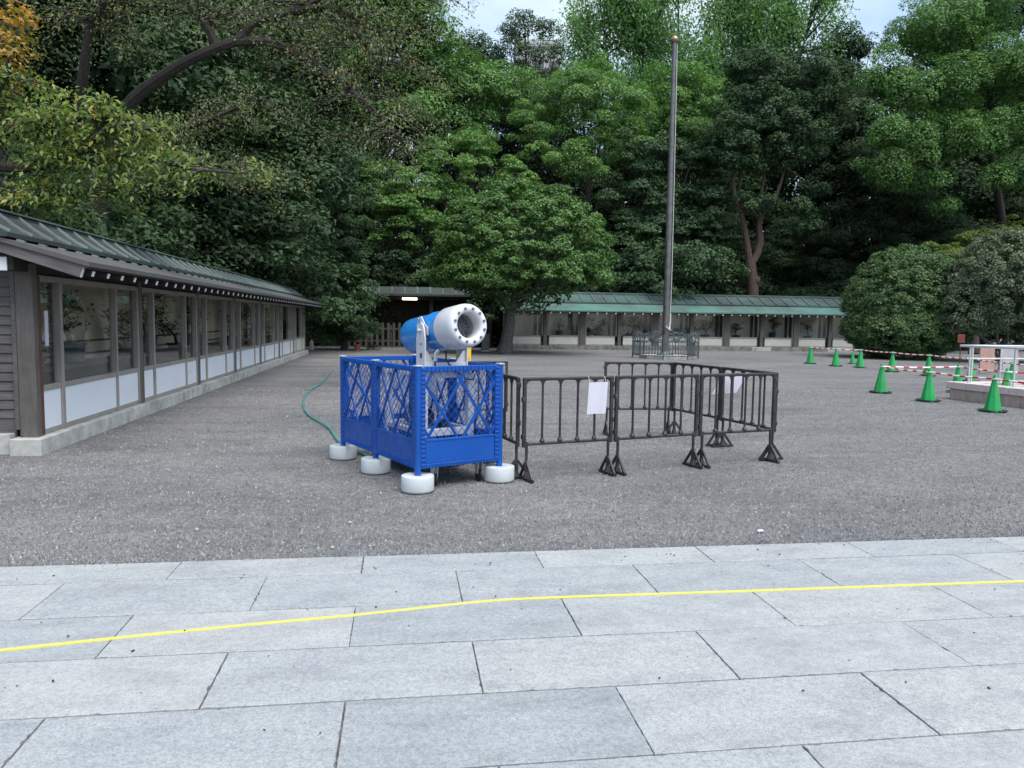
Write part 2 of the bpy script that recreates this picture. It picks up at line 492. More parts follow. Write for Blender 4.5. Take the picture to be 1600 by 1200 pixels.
L['cherry'] = leaf_mat('leaf_cherry', [(0, (0.082, 0.148, 0.041)), (0.5, (0.158, 0.239, 0.063)), (0.88, (0.273, 0.309, 0.081)), (0.95, (0.437, 0.309, 0.058)), (1, (0.614, 0.267, 0.044))], 0.4)
L['orange'] = leaf_mat('leaf_orange_sunlit', [(0, (0.10, 0.14, 0.03)), (0.35, (0.20, 0.20, 0.05)), (0.6, (0.40, 0.24, 0.05)), (1, (0.62, 0.32, 0.07))], 0.4)  # autumn orange, with warm sunlight mixed into the leaf colour
L['yellowgreen'] = leaf_mat('leaf_yellowgreen', [(0, (0.065, 0.110, 0.022)), (0.5, (0.115, 0.170, 0.036)), (1, (0.175, 0.225, 0.055))], 0.35)
L['bonsai'] = leaf_mat('leaf_bonsai', [(0, (0.02, 0.05, 0.02)), (1, (0.06, 0.12, 0.04))], 0.2)

# ------------------------------------------------------------------ the ground, gravel and pavement
PAVE = 5.15
m_ = MB()
m_.add([(-600, -300, -0.03), (600, -300, -0.03), (600, 900, -0.03), (-600, 900, -0.03)], [(0, 1, 2, 3)])
tag(m_.build('ground', M['gravel_ground']), kind='structure')

def soup(name, V, F, mat, parent=None, tint=None):
    """V (n,k,3) polygons of k corners that share nothing"""
    n, k, _ = V.shape
    me = bpy.data.meshes.new(name)
    me.vertices.add(n * k); me.vertices.foreach_set('co', V.reshape(-1).astype(np.float32))
    me.loops.add(n * k); me.loops.foreach_set('vertex_index', np.arange(n * k, dtype=np.int32))
    me.polygons.add(n)
    me.polygons.foreach_set('loop_start', np.arange(0, n * k, k, dtype=np.int32))
    if tint is not None:
        a = me.attributes.new('tint', 'FLOAT', 'FACE')
        a.data.foreach_set('value', tint.astype(np.float32))
    me.update(calc_edges=True)
    me.materials.append(mat)
    return put(name, me, parent)

def make_gravel():
    # pebbles: squat four-sided pyramids with the base sunk in the ground, thick near the pavement
    n = 75000
    y = PAVE + 0.02 + 13.0 * RNG.random(n) ** 2.2
    x = (RNG.random(n) - 0.5) * (5.0 + y * 1.25) + y * 0.13
    ok = ~((x < -4.05) & (y > 9.3))
    x, y = x[ok], y[ok]; n = len(x)
    r = 0.0045 + 0.0075 * RNG.random(n) ** 2 + 0.0003 * y
    h = r * (0.5 + 0.7 * RNG.random(n))
    a = RNG.random(n) * 2 * pi
    top = np.stack([x + (RNG.random(n) - .5) * r, y + (RNG.random(n) - .5) * r, -0.028 + h + 0.004], 1)
    base = [np.stack([x + r * np.cos(a + k * pi / 2) * (0.75 + 0.5 * RNG.random(n)), y + r * np.sin(a + k * pi / 2), np.full(n, -0.034)], 1) for k in range(4)]
    t = RNG.random(n)
    V = np.concatenate([np.stack([base[k], base[(k + 1) % 4], top], 1) for k in range(4)])
    o = soup('gravel', V, None, M['pebble'], None, np.tile(t, 4))
    tag(o, 'loose grey gravel of the courtyard beside the pavement', 'gravel', kind='stuff')
make_gravel()

pave = tag(MB().add([(-40, -12, -0.013), (40, -12, -0.013), (40, PAVE - 0.004, -0.013), (-40, PAVE - 0.004, -0.013),
                     (40, PAVE - 0.004, -0.2), (-40, PAVE - 0.004, -0.2)], [(0, 1, 2, 3), (3, 2, 4, 5)]).build('pavement', M['joint_dirt']), kind='structure')
def slab_mesh(w, d, seed):
    r = random.Random(seed)
    pts = []
    def edge(a, b, n):
        for i in range(n):
            t = i / n
            j = r.uniform(-0.0016, 0.0012) if 0 < i else 0.0
            if r.random() < 0.035: j -= r.uniform(.003, .009)
            p = Vector(a).lerp(Vector(b), t)
            nrm = Vector((b[1] - a[1], a[0] - b[0])).normalized()
            q = p + nrm * j
            pts.append((q.x, q.y))
    x, y = w / 2, d / 2
    edge((-x, -y), (x, -y), 44); edge((x, -y), (x, y), 22); edge((x, y), (-x, y), 44); edge((-x, y), (-x, -y), 22)
    n = len(pts)
    V = [(px, py, 0) for px, py in pts] + [(px, py, -0.05) for px, py in pts]
    ins = [(px * (1 - 0.0022 / x), py * (1 - 0.0022 / y), 0.002) for px, py in pts]
    V += ins
    F = [tuple(range(2 * n, 3 * n))]
    for i in range(n):
        j = (i + 1) % n
        F.append((i, j, 2 * n + j, 2 * n + i)); F.append((i + n, j + n, j, i))
    me = bpy.data.meshes.new('slab')
    me.from_pydata(V, [], F); me.materials.append(M['granite'])
    return me
SW = 1.165
rows = [(4.79, 5.15, -1.42), (4.23, 4.79, -0.825), (3.70, 4.23, -1.42), (3.16, 3.70, -0.82), (2.62, 3.16, -1.40),
        (2.08, 2.62, -0.82), (1.54, 2.08, -1.40), (1.00, 1.54, -0.82)]
for ri, (y0, y1, j0) in enumerate(rows):
    ms = [slab_mesh(SW - 0.006, y1 - y0 - 0.010, 10 * ri + k) for k in range(3)]
    for k in range(-4, 8):
        x = j0 + SW * (k + 0.5)
        if abs(x - 1.0) > 5.6: continue
        o = put('slab', ms[(k * 7 + ri) % 3], pave, (x + random.uniform(-.0015, .0015), (y0 + y1) / 2, random.uniform(-0.0015, 0.0015) - 0.003))
        o.rotation_euler = (random.uniform(-.0012, .0012), random.uniform(-.001, .001), random.uniform(-.0012, .0012))
def make_tape():
    px = [(-150, 1031), (0, 1016), (180, 997), (380, 977), (555, 961), (640, 952), (720, 943), (790, 937), (880, 933), (1030, 928), (1180, 923), (1400, 915), (1600, 908), (1800, 901)]
    P = [gnd(u, v) for u, v in px]
    V = []; F = []
    for i, p in enumerate(P):
        t = (P[min(i + 1, len(P) - 1)] - P[max(i - 1, 0)]); t.z = 0; t.normalize()
        s = Vector((-t.y, t.x, 0)) * 0.016
        for q, z in ((p + s, .0018), (p - s, .0018), (p + s, -.004), (p - s, -.004)):
            V.append((q.x, q.y, z))
    for i in range(len(P) - 1):
        a, b = 4 * i, 4 * i + 4
        F += [(a, a + 1, b + 1, b), (a + 2, b + 2, b + 3, a + 3), (a, b, b + 2, a + 2), (a + 1, a + 3, b + 3, b + 1)]
    tag(MB().add(V, F).build('tape_line', M['yellow_tape']), 'yellow tape line stuck across the granite paving slabs', 'tape')
make_tape()
def make_debris():
    m = MB()
    r = random.Random(5)
    for i in range(260):
        x = r.uniform(-2.8, 5); y = PAVE - 0.01 - 2.3 * r.random() ** (1.8 if i < 90 else 9)
        s = r.uniform(0.003, 0.008) if i < 90 else r.uniform(.0025, .005)
        m.box((x, y, 0.004 + s * 0.3), (s * r.uniform(1, 2.2), s, s * 0.6), Matrix.Rotation(r.uniform(0, 3), 3, 'Z'))
    tag(m.build('crumbs', M['debris']), 'dark crumbs and grit scattered on the paving slabs', 'grit', kind='stuff')
    m = MB()
    for i in range(150):
        y = 5.4 + 20 * r.random() ** 1.3; x = r.uniform(-0.5, 0.62) * y + 0.12 * y
        if x < -4: continue
        s = r.uniform(0.012, 0.03)
        R_ = Euler((r.uniform(-.4, .4), r.uniform(-.4, .4), r.uniform(0, 6))).to_matrix()
        m.add([R_ @ Vector(p) + Vector((x, y, -0.012)) for p in ((-s, 0, 0), (0, -s * .45, .003), (s, 0, 0.004), (0, s * .45, 0.003))], [(0, 1, 2, 3)])
    tag(m.build('fallen_leaves', plain('fallen_leaf', (0.34, 0.31, 0.24), 0.8, 0.3)), 'small pale fallen leaves scattered over the gravel', 'leaves', kind='stuff')
    g = gnd(1188, 827)
    tag(MB().add([(g.x - .025, g.y - .02, -.012), (g.x + .02, g.y - .025, -.008), (g.x + .025, g.y + .02, -.004), (g.x - .015, g.y + .025, -.01),
                  (g.x - .025, g.y - .02, -.014), (g.x + .02, g.y - .025, -.010), (g.x + .025, g.y + .02, -.006), (g.x - .015, g.y + .025, -.012)],
                 [(0, 1, 2, 3), (7, 6, 5, 4), (0, 4, 5, 1), (1, 5, 6, 2), (2, 6, 7, 3), (3, 7, 4, 0)]).build('paper_scrap', M['paper']), 'small white scrap lying on the gravel before the pavement', 'litter')
make_debris()

# ------------------------------------------------------------------ display gallery on the left
def bonsai(x, y, z, s, seed, label, group, along='y'):
    r = random.Random(seed)
    root = empty('bonsai', (x, y, z), 0, label, 'bonsai', group)
    pm = M['pot_blue'] if seed % 3 == 0 else M['pot_brown']
    if seed % 3 == 0:
        prof = [(0.0, 0), (0.10, 0), (0.13, 0.02), (0.15, 0.20), (0.17, 0.22), (0.165, 0.235), (0.14, 0.23), (0.135, 0.2), (0, 0.2)]
    else:
        prof = [(0.0, 0), (0.15, 0), (0.17, 0.015), (0.2, 0.09), (0.215, 0.10), (0.21, 0.115), (0.18, 0.11), (0.17, 0.09), (0, 0.09)]
    MB().lathe([(a * s, b * s) for a, b in prof], 16).build('pot', pm, root, smooth=True)
    z0 = prof[-1][1] * s
    tr = MB(); P = [Vector((0, 0, z0))]
    d = Vector((r.uniform(-.3, .3), r.uniform(-.4, .4), 1))
    for i in range(6):
        P.append(P[-1] + Vector((d.x + r.uniform(-.7, .7), d.y + r.uniform(-.9, .9), 1)) * 0.09 * s)
    tr.tube(P, [0.035 * s * (1 - i * 0.12) for i in range(7)], 6)
    pads = []
    for i in range(2, 7):
        for k in range(2):
            e = P[i] + Vector((r.uniform(-.15, .15), r.uniform(-.3, .3), r.uniform(-.02, .14))) * s
            tr.tube([P[i], (P[i] + e) / 2 + Vector((0, 0, .03 * s)), e], [.012 * s, .009 * s, .005 * s], 5)
            pads.append(e)
    tr.build('trunk', M['bark'], root)
    pos = []; nr = []
    for e in pads:
        n = 45
        q = RNG.normal(size=(n, 3)) * np.array([.07, .085, .045]) * s + np.array(e)
        pos.append(q); nr.append(RNG.normal(size=(n, 3)) * 0.7 + np.array([0.2, 0, 1]))
    leaf_soup('crown', np.concatenate(pos), np.concatenate(nr), 0.055 * s, 0.5, L['bonsai'], root, RNG.random(sum(len(q) for q in pos)))
    return root

def leaf_soup(name, P, N, size, aspect, mat, parent, tint, tdir=None, fold=0.12, tri=False):
    n = len(P)
    N = N / (np.linalg.norm(N, axis=1, keepdims=True) + 1e-9)
    T = RNG.normal(size=(n, 3)) if tdir is None else tdir
    T = T - N * np.sum(T * N, axis=1, keepdims=True)
    T /= (np.linalg.norm(T, axis=1, keepdims=True) + 1e-9)
    B = np.cross(N, T)
    s = size * (0.6 + 0.8 * RNG.random((n, 1))) if np.isscalar(size) else size[:, None] * (0.6 + 0.8 * RNG.random((n, 1)))
    w = s * aspect
    if tri:
        V = np.stack([P - T * s * .5 + B * w * .5, P - T * s * .5 - B * w * .5, P + T * s * .5], 1)
        return soup(name, V, None, mat, parent, tint)
    V = np.stack([P - T * s * .5, P + B * w * .5 + N * s * fold - T * s * .08, P + T * s * .5, P - B * w * .5 + N * s * fold - T * s * .08], 1)
    return soup(name, V, None, mat, parent, tint)

def left_gallery():
    FX = -4.25                                 # glazing plane
    Y0, BAY, NB = 9.65, 3.55, 7
    YE = Y0 + BAY * NB
    root = empty('display_gallery', (FX, Y0, 0), 0, 'long timber gallery with glazed bays and ribbed copper roof along the left side', 'gallery')
    def W(x, y, z): return (x - FX, y - Y0, z)
    # plinth of long stone blocks
    y = Y0 - 0.27
    r = random.Random(3)
    i = 0
    while y < YE + 0.3:
        ln = r.choice((1.5, 1.8, 2.1))
        ln = min(ln, YE + 0.4 - y)
        box('plinth_stone', (0.34, ln - 0.012, 0.2), W(-4.27, y + ln / 2, 0.06 + r.uniform(-.003, .003)), M['stone'], root, bevel=0.008)
        y += ln
    for k in range(1):
        box('plinth_stone', (0.95, 0.3, 0.24), W(-4.93, Y0 - 0.06, 0.09), M['stone'], root, bevel=0.008)
    # floor, back wall, ends, ceiling of the case
    box('case_floor', (0.95, YE - Y0, 0.06), W(-4.75, (Y0 + YE) / 2, 0.72), M['plank_floor'], root)
    box('back_wall', (0.06, YE - Y0 + .2, 2.1), W(-5.2, (Y0 + YE) / 2, 1.15), M['plaster'], root)
    box('end_wall', (0.85, 0.05, 2.2), W(-4.8, Y0 + 0.02, 1.2), M['dark_board'], root)
    box('end_wall', (0.85, 0.05, 2.3), W(-4.8, YE + 0.12, 1.2), M['dark_board'], root)
    box('ceiling_board', (0.9, YE - Y0, 0.03), W(-4.75, (Y0 + YE) / 2, 2.16), M['dark_board'], root)
    for z, xx in ((0.95, -5.155), (1.16, -5.155)):
        box('wall_rail', (0.04, YE - Y0, 0.03), W(xx, (Y0 + YE) / 2, z), M['red_wood'], root)
    box('display_shelf', (0.45, YE - Y0 - .1, 0.05), W(-4.8, (Y0 + YE) / 2, 0.86), M['plank_floor'], root)
    # posts
    for k in range(NB + 1):
        yy = Y0 + BAY * k
        big = k == 0
        box('post', (0.19 if big else 0.14, 0.13 if big else 0.14, 2.02), W(-4.285 if big else -4.26, yy - (0.06 if big else 0), 1.16), M['post_wood'], root, bevel=0.01)
        if k > 0:
            box('jamb', (0.09, 0.06, 1.86), W(-4.245, yy - 0.105, 1.1), M['frame_wood'], root)
        else:
            box('jamb', (0.1, 0.05, 1.86), W(-4.235, yy + 0.035, 1.1), M['red_wood'], root)
        box('jamb', (0.08, 0.04, 1.86), W(-4.235, yy + 0.092, 1.1), M['red_wood'] , root) if k and k < NB else None
    # members and infill of each bay
    for k in range(NB):
        a = Y0 + BAY * k + (0.062 if k == 0 else 0.115); b = Y0 + BAY * (k + 1) - 0.137
        cuts = [a, a + 0.56, a + 2.42 + 0.1 * (k % 2), b]
        ln = b - a; cy = (a + b) / 2
        box('head_rail', (0.08, ln, 0.07), W(FX, cy, 2.01), M['frame_wood'], root)
        box('sill_rail', (0.085, ln, 0.065), W(FX, cy, 0.71), M['frame_wood'], root)
        box('bottom_rail', (0.08, ln, 0.06), W(FX, cy, 0.192), M['frame_wood'], root)
        for j, c in enumerate(cuts[1:-1]):
            w = 0.075 if j == 0 else 0.045
            box('mullion', (0.095, w, 1.82), W(FX + 0.012, c, 1.065), M['frame_wood'], root)
        for j in range(3):
            p, q = cuts[j] + 0.002, cuts[j + 1] - 0.002
            box('pane', (0.008, q - p, 1.23), W(FX - 0.015, (p + q) / 2, 1.358), M['glass'], root, bevel=0)
            box('lower_panel', (0.012, q - p, 0.455), W(FX + 0.025, (p + q) / 2, 0.45), M['panel_cream'] if k == 6 else M['panel_white'], root, bevel=0)
        box('bay_partition', (0.06, 0.10, 1.3), W(-5.1, Y0 + BAY * k + 2.65, 1.4), M['frame_wood'], root) 
    # weatherboard end wall facing the pavement
    z = 0.30; i = 0
    box('base_board', (0.87, 0.05, 0.17), W(-4.87, Y0 - 0.055, 0.29), M['louvre_wood'], root)
    while z < 2.15:
        box('weatherboard', (0.87, 0.022, 0.125), W(-4.87, Y0 - 0.055 - 0.012, z + 0.14), M['louvre_wood'], root, (radians(-11), 0, 0), bevel=0.003)
        z += 0.108
    box('trim_board', (0.05, 0.09, 1.9), W(-4.407, Y0 - 0.075, 1.2), M['louvre_wood'], root)
    # eave beam, purlin end, rafters
    box('eave_beam', (0.14, YE - Y0 + 0.9, 0.17), W(-4.3, (Y0 + YE) / 2, 2.155), M['rafter_wood'], root)
    box('beam_end', (0.145, 0.02, 0.15), W(-4.36, Y0 - 0.462, 2.135), M['white_paint'], root)
    sl = atan2(0.32, 1.0)
    n = int((YE - Y0 + 0.8) / 0.455)
    rm = MB().box((0, 0, 0), (0.85, 0.055, 0.06)).mesh('rafter', M['rafter_wood'])
    re = MB().box((0, 0, 0), (0.012, 0.05, 0.058)).mesh('rafter_end', M['white_paint'])
    for k in range(n):
        yy = Y0 - 0.36 + 0.455 * k
        rf = put('rafter', rm, root, W(-3.855, yy, 2.178), (0, sl, 0))
        put('rafter_end', re, rf, (0.432, 0, 0))
    box('barge_board', (1.32, 0.06, 0.15), W(-4.117, Y0 - 0.52, 2.268), M['barge_wood'], root, (0, sl, 0))
    box('barge_board', (1.32, 0.06, 0.15), W(-5.383, Y0 - 0.52, 2.268), M['barge_wood'], root, (0, -sl, 0))
    box('barge_end', (0.014, 0.055, 0.145), W(-3.492, Y0 - 0.52, 2.068), M['white_paint'], root, (0, sl, 0))
    # roof
    ys, ye = Y0 - 0.58, YE + 0.45
    def profile(side):
        s = 1
        return [(-3.40, 2.105), (-3.40, 2.165), (-4.0, 2.335), (-4.52, 2.52)]
    sk = MB()
    pr = [(-3.40, 2.115), (-3.40, 2.168), (-4.0, 2.335), (-4.45, 2.455), (-5.05, 2.455), (-5.5, 2.335), (-6.10, 2.168), (-6.10, 2.115), (-5.5, 2.282), (-5.05, 2.405), (-4.45, 2.405), (-4.0, 2.282)]
    Vv = [W(x, ys, z) for x, z in pr] + [W(x, ye, z) for x, z in pr]
    nn = len(pr)
    sk.add(Vv, [tuple(range(nn)), tuple(range(2 * nn - 1, nn - 1, -1))] + [(i, (i + 1) % nn, (i + 1) % nn + nn, i + nn) for i in range(nn)])
    lower = sk.build('lower_roof', M['copper_skirt'], root, smooth=False)
    box('fascia', (0.05, ye - ys, 0.02), W(-3.435, (ys + ye) / 2, 2.105), M['rafter_wood'], root)
    cur = [(-4.21, 2.42), (-4.21, 2.47), (-4.33, 2.53), (-4.44, 2.605), (-4.52, 2.67), (-4.60, 2.735)]
    allp = cur + [(-9.5 - x, z) for x, z in cur[::-1]]
    up = MB()
    nn = len(allp)
    Vv = [W(x, ys - .02, z) for x, z in allp] + [W(x, ye + .02, z) for x, z in allp]
    up.add(Vv, [tuple(range(nn)), tuple(range(2 * nn - 1, nn - 1, -1))] + [(i, (i + 1) % nn, (i + 1) % nn + nn, i + nn) for i in range(nn)])
    upper = up.build('upper_roof', M['copper_dark'], root)
    box('ridge_cap', (0.33, ye - ys + .1, 0.10), W(-4.75, (ys + ye) / 2, 2.715), M['copper_dark'], root, bevel=0.02)
    box('ridge_top', (0.36, ye - ys + .12, 0.022), W(-4.75, (ys + ye) / 2, 2.777), M['copper_rib_dark'], root)
    rb = MB(); ri = MB()
    pts = [(x, z + 0.012) for x, z in cur[1:]]
    for (x0, z0), (x1, z1) in zip(pts[:-1], pts[1:]):
        rb.bar((x0 - FX, 0, z0), (x1 - FX, 0, z1), 0.026, 0.034)
    rbm = rb.mesh('rib', M['copper_rib'])
    stub = MB().box((0, 0, 0), (0.08, 0.06, 0.02)).mesh('rib_end', M['copper_rib'])
    n = int((ye - ys) / 0.52)
    for k in range(n + 1):
        put('rib', rbm, upper, (0, ys - Y0 + 0.05 + 0.52 * k, 0))
        put('rib_end', stub, lower, (-4.17 - FX, ys - Y0 + 0.20 + 0.52 * k, 2.392), (0, atan2(.12, .45), 0))
    # other slope at the back so that the roof is closed
    box('rear_wall', (0.08, YE - Y0 + .3, 2.4), W(-5.3, (Y0 + YE) / 2, 1.2), M['dark_board'], root)
    g = 'bonsai shown in the left gallery'
    labs = ['small bonsai behind the first narrow pane of the left gallery', 'tall bonsai in a blue pot behind the first wide pane of the left gallery',
            'bonsai right of the nearest inner post of the left gallery', 'bushy bonsai behind the second wide pane of the left gallery', 'bonsai at the far edge of the second bay of the left gallery',
            'bonsai behind the third wide pane of the left gallery', 'bonsai behind the fourth wide pane of the left gallery', 'bonsai behind the fifth wide pane of the left gallery']
    for i, (yy, s, sd_) in enumerate(((10.62, 1.25, 1), (12.0, 1.45, 3), (14.1, 1.2, 4), (15.3, 1.5, 6), (17.3, 1.2, 7), (19.0, 1.4, 9), (22.6, 1.4, 10), (26.2, 1.4, 12))):
        bonsai(-4.78, yy, 0.887, s * .85, sd_, labs[i], g)
    # papers on the glass
    tag(box('paper_strip', (0.004, 0.09, 0.42), (-4.226, 9.93, 1.42), M['paper'], bevel=0), 'narrow white paper strip on the corner pane of the left gallery', 'paper')
    tag(box('paper_card', (0.10, 0.15, 0.006), (-4.52, 10.36, 0.97), M['paper'], None, (0, radians(50), 0), bevel=0), 'small pale card leaning inside the first pane of the left gallery', 'card')
left_gallery()

# ------------------------------------------------------------------ rear gallery
def rear_gallery():
    FY = 42.3
    xs = [5.75] + [7.88 + 2.13 * k for k in range(12)]
    X0, X1 = xs[0], xs[-1]
    cx = (X0 + X1) / 2; ln = X1 - X0
    root = empty('display_gallery', (cx, FY, 0), 0, 'long low gallery with green copper roof and cream panels across the rear', 'gallery')
    def W(x, y, z): return (x - cx, y - FY, z)
    x = X0 - .2; r = random.Random(8)
    while x < X1 + .2:
        w = min(r.choice((1.2, 1.6, 1.9)), X1 + .3 - x)
        box('plinth_stone', (w - .015, 0.4, 0.24), W(x + w / 2, FY - .02, 0.08), M['old_stone'] if r.random() < .7 else M['stone'], root, bevel=0.01)
        x += w
    box('case_floor', (ln, 2.0, 0.06), W(cx, FY + 1.05, 0.7), M['plank_floor'], root)
    box('back_wall', (ln + .2, 0.06, 2.1), W(cx, FY + 0.95, 1.15), M['plaster_pale'], root)
    box('ceiling_board', (ln, 2.0, 0.03), W(cx, FY + .95, 2.18), M['dark_board'], root)
    for xx in (X0, X1):
        box('end_wall', (0.06, 1.7, 2.1), W(xx, FY + .85, 1.15), M['dark_board'], root)
    for k, xx in enumerate(xs):
        thick = k % 2 == 0
        w = 0.34 if thick else 0.2
        box('post', (w, 0.2, 2.0), W(xx, FY - .03, 1.16), M['red_wood'] if k > 9 else M['post_wood'], root, bevel=0.01)
        if thick:
            box('jamb', (0.06, 0.1, 1.9), W(xx - .2, FY, 1.14), M['frame_wood'], root)
            box('jamb', (0.06, 0.1, 1.9), W(xx + .2, FY, 1.14), M['frame_wood'], root)
    for k in range(len(xs) - 1):
        a, b = xs[k] + .24, xs[k + 1] - .24
        c = (a + b) / 2; l_ = b - a
        box('head_rail', (l_, 0.08, 0.07), W(c, FY, 2.02), M['frame_wood'], root)
        box('sill_rail', (l_, 0.09, 0.08), W(c, FY, 0.71), M['frame_wood'], root)
        box('bottom_rail', (l_, 0.08, 0.08), W(c, FY, 0.23), M['frame_wood'], root)
        box('pane', (l_, 0.008, 1.23), W(c, FY + .015, 1.368), M['glass'], root, bevel=0)
        box('lower_panel', (l_, 0.012, 0.40), W(c, FY - .012, 0.47), M['panel_cream'], root, bevel=0)
        for q in (0.28, 0.0):
            box('dark_shutter', (0.17, 0.03, 1.26), W(b - 0.02 - q, FY + .12, 1.37), M['dark_board'], root)
    box('eave_beam', (ln + .8, 0.14, 0.14), W(cx, FY, 2.16), M['rafter_wood'], root)
    sl = atan2(0.33, 1.0)
    rm = MB().box((0, 0, 0), (0.06, 0.85, 0.06)).mesh('rafter', M['rafter_wood'])
    re = MB().box((0, 0, 0), (0.075, 0.014, 0.07)).mesh('rafter_end', M['white_paint'])
    for k in range(int((ln + .6) / 0.52)):
        rf = put('rafter', rm, root, W(X0 - .3 + .52 * k, FY - .44, 2.135), (sl, 0, 0))
        put('rafter_end', re, rf, (0, -0.432, 0))
    a, b = X0 - .5, X1 + .5
    pr = [(-0.86, 2.085), (-0.86, 2.15), (-.3, 2.36), (.25, 2.62), (.25, 2.56), (-.3, 2.30)]
    nn = len(pr)
    Vv = [W(a, FY + y, z) for y, z in pr] + [W(b, FY + y, z) for y, z in pr]
    F = [tuple(range(nn)), tuple(range(2 * nn - 1, nn - 1, -1))] + [(i, (i + 1) % nn, (i + 1) % nn + nn, i + nn) for i in range(nn)]
    MB().add(Vv, F).build('lower_roof', M['copper_green'], root)
    cur = [(0.06, 2.575), (0.06, 2.64), (.4, 2.76), (.75, 2.93), (1.05, 3.10)]
    allp = cur + [(1.05 - (y - 1.05) + .3, z) for y, z in cur[::-1]]
    nn = len(allp)
    Vv = [W(a, FY + y, z) for y, z in allp] + [W(b, FY + y, z) for y, z in allp]
    F = [tuple(range(nn)), tuple(range(2 * nn - 1, nn - 1, -1))] + [(i, (i + 1) % nn, (i + 1) % nn + nn, i + nn) for i in range(nn)]
    upper = MB().add(Vv, F).build('upper_roof', M['copper_mid'], root)
    box('ridge_cap', (b - a + .1, 0.36, 0.13), W(cx, FY + 1.2, 3.15), M['copper_mid'], root, bevel=0.02)
    rb = MB()
    for (y0, z0), (y1, z1) in zip(cur[1:-1], cur[2:]):
        rb.bar((0, y0, z0 + .02), (0, y1, z1 + .02), 0.06, 0.06)
    rbm = rb.mesh('rib', M['copper_rib_dark'])
    for k in range(int((b - a) / .68) + 1):
        put('rib', rbm, upper, W(a + .04 + .68 * k, FY, 0))
    box('rear_wall', (ln + .3, 0.08, 2.5), W(cx, FY + 1.9, 1.25), M['dark_board'], root)
    g = 'bonsai shown in the rear gallery'
    for k in range(1, 9):
        n_ = ('first', 'second', 'third', 'fourth', 'fifth', 'sixth', 'seventh', 'eighth')[k - 1]
        bonsai(xs[k] + 0.85 + .1 * (k % 3), FY + .5, 0.732, 1.15 + .2 * (k % 2), 20 + k, 'bonsai in a pot inside the rear gallery, %s bay right of the clipped tree' % n_, g)
rear_gallery()

# ------------------------------------------------------------------ dark roofed passage with picket fence, rear left
def passage():
    Y = 43.0
    X0, X1 = -9.0, 5.35
    cx = (X0 + X1) / 2
    root = empty('roofed_passage', (cx, Y, 0), 0, 'dark open passage under a grey ribbed roof in the rear left corner', 'shelter')
    def W(x, y, z): return (x - cx, y - Y, z)
    pr = [(-.15, 2.82), (-.15, 2.92), (.5, 3.3), (.9, 3.36), (1.5, 3.3), (2.6, 2.9), (2.6, 2.82)]
    nn = len(pr)
    Vv = [W(X0, Y + y, z) for y, z in pr] + [W(X1, Y + y, z) for y, z in pr]
    F = [tuple(range(nn)), tuple(range(2 * nn - 1, nn - 1, -1))] + [(i, (i + 1) % nn, (i + 1) % nn + nn, i + nn) for i in range(nn)]
    rf = MB().add(Vv, F).build('roof', M['copper_dark'], root)
    rbm = MB().bar((0, -.16, 2.93), (0, .52, 3.32), .07, .06).mesh('rib', M['copper_rib_dark'])
    for k in range(int((X1 - X0) / .7) + 1):
        put('rib', rbm, rf, W(X0 + .03 + .7 * k, Y, 0))
    for x in (-8.6, -5.2, -1.9, 1.6, 4.9):
        box('post', (0.2, 0.2, 2.84), W(x, Y + .35, 1.4), M['dark_board'], root)
        box('post', (0.2, 0.2, 2.84), W(x, Y + 2.1, 1.4), M['dark_board'], root)
    box('beam', (X1 - X0, .18, .2), W(cx, Y + .35, 2.72), M['dark_board'], root)
    x = X0
    while x < X1 - .05:
        box('wall_board', (0.215, 0.03, 2.8), W(x + .11, Y + 2.3, 1.4), M['dark_board'], root)
        x += .22
    # lamp
    lp = empty('fluorescent_lamp', (0.40, Y + .05, 2.66), 0, 'lit fluorescent lamp under the edge of the dark passage roof', 'lamp')
    box('housing', (0.86, 0.12, 0.05), (0, 0, .075), M['frame_white'], lp)
    MB().tube([(-.4, 0, 0), (.4, 0, 0)], .06, 10).build('tube', M['lamp_glow'], lp)
    # picket fence
    f = empty('picket_fence', (-.6, Y - .5, 0), 0, 'weathered wooden picket fence in front of the dark passage', 'fence')
    w = MB().prism([(-.07, 0), (.07, 0), (.07, 1.25), (.045, 1.32), (-.045, 1.32), (-.07, 1.25)], .03).mesh('picket', M['picket_wood'])
    for k in range(18):
        put('picket', w, f, (-2.55 + .3 * k, -.045, 0.02))
    for z in (.35, 1.0):
        box('rail', (5.4, .05, .1), (0, 0, z), M['picket_wood'], f)
    for x in (-2.6, 0, 2.6):
        box('post', (.1, .1, 1.2), (x, .08, .6), M['picket_wood'], f)
    # small things standing by the shelter
    o = empty('metal_cabinet', at(758, 550, 38.0) * 1, 0, 'grey metal cabinet standing left of the clipped tree trunk', 'cabinet')
    o.location.z = 0
    box('body', (.38, .34, .8), (0, 0, .48), M['grey_metal'], o, bevel=.01)
    box('door', (.34, .012, .72), (0, -.177, .48), M['grey_metal'], o)
    box('plinth', (.42, .38, .08), (0, 0, .04), M['stone'], o)
    p = gnd(558, 548)
    o = empty('fire_bucket', (p.x, p.y, 0), 0, 'small red bucket at the foot of the dark conical shrub', 'bucket')
    MB().lathe([(0, .0), (.11, .0), (.15, .3), (.155, .31), (.14, .3), (.1, .02), (0, .02)], 14).build('body', M['red_board'], o, smooth=True)
    MB().tube([(.15 * cos(a), 0, .3 + .15 * sin(a)) for a in np.linspace(0, pi, 9)], .008, 5).build('handle', M['dark_steel'], o)
    p = gnd(487, 547)
    o = empty('fire_extinguisher', (p.x, p.y, 0), 0, 'small pale canister beside the far end of the left gallery', 'canister')
    MB().lathe([(0, 0), (.08, 0), (.09, .03), (.09, .4), (.05, .46), (.03, .5), (0, .5)], 14).build('body', M['grey_board'], o, smooth=True)
    MB().box((0.03, 0, .53), (.12, .03, .04)).build('handle', M['dark_steel'], o)
passage()

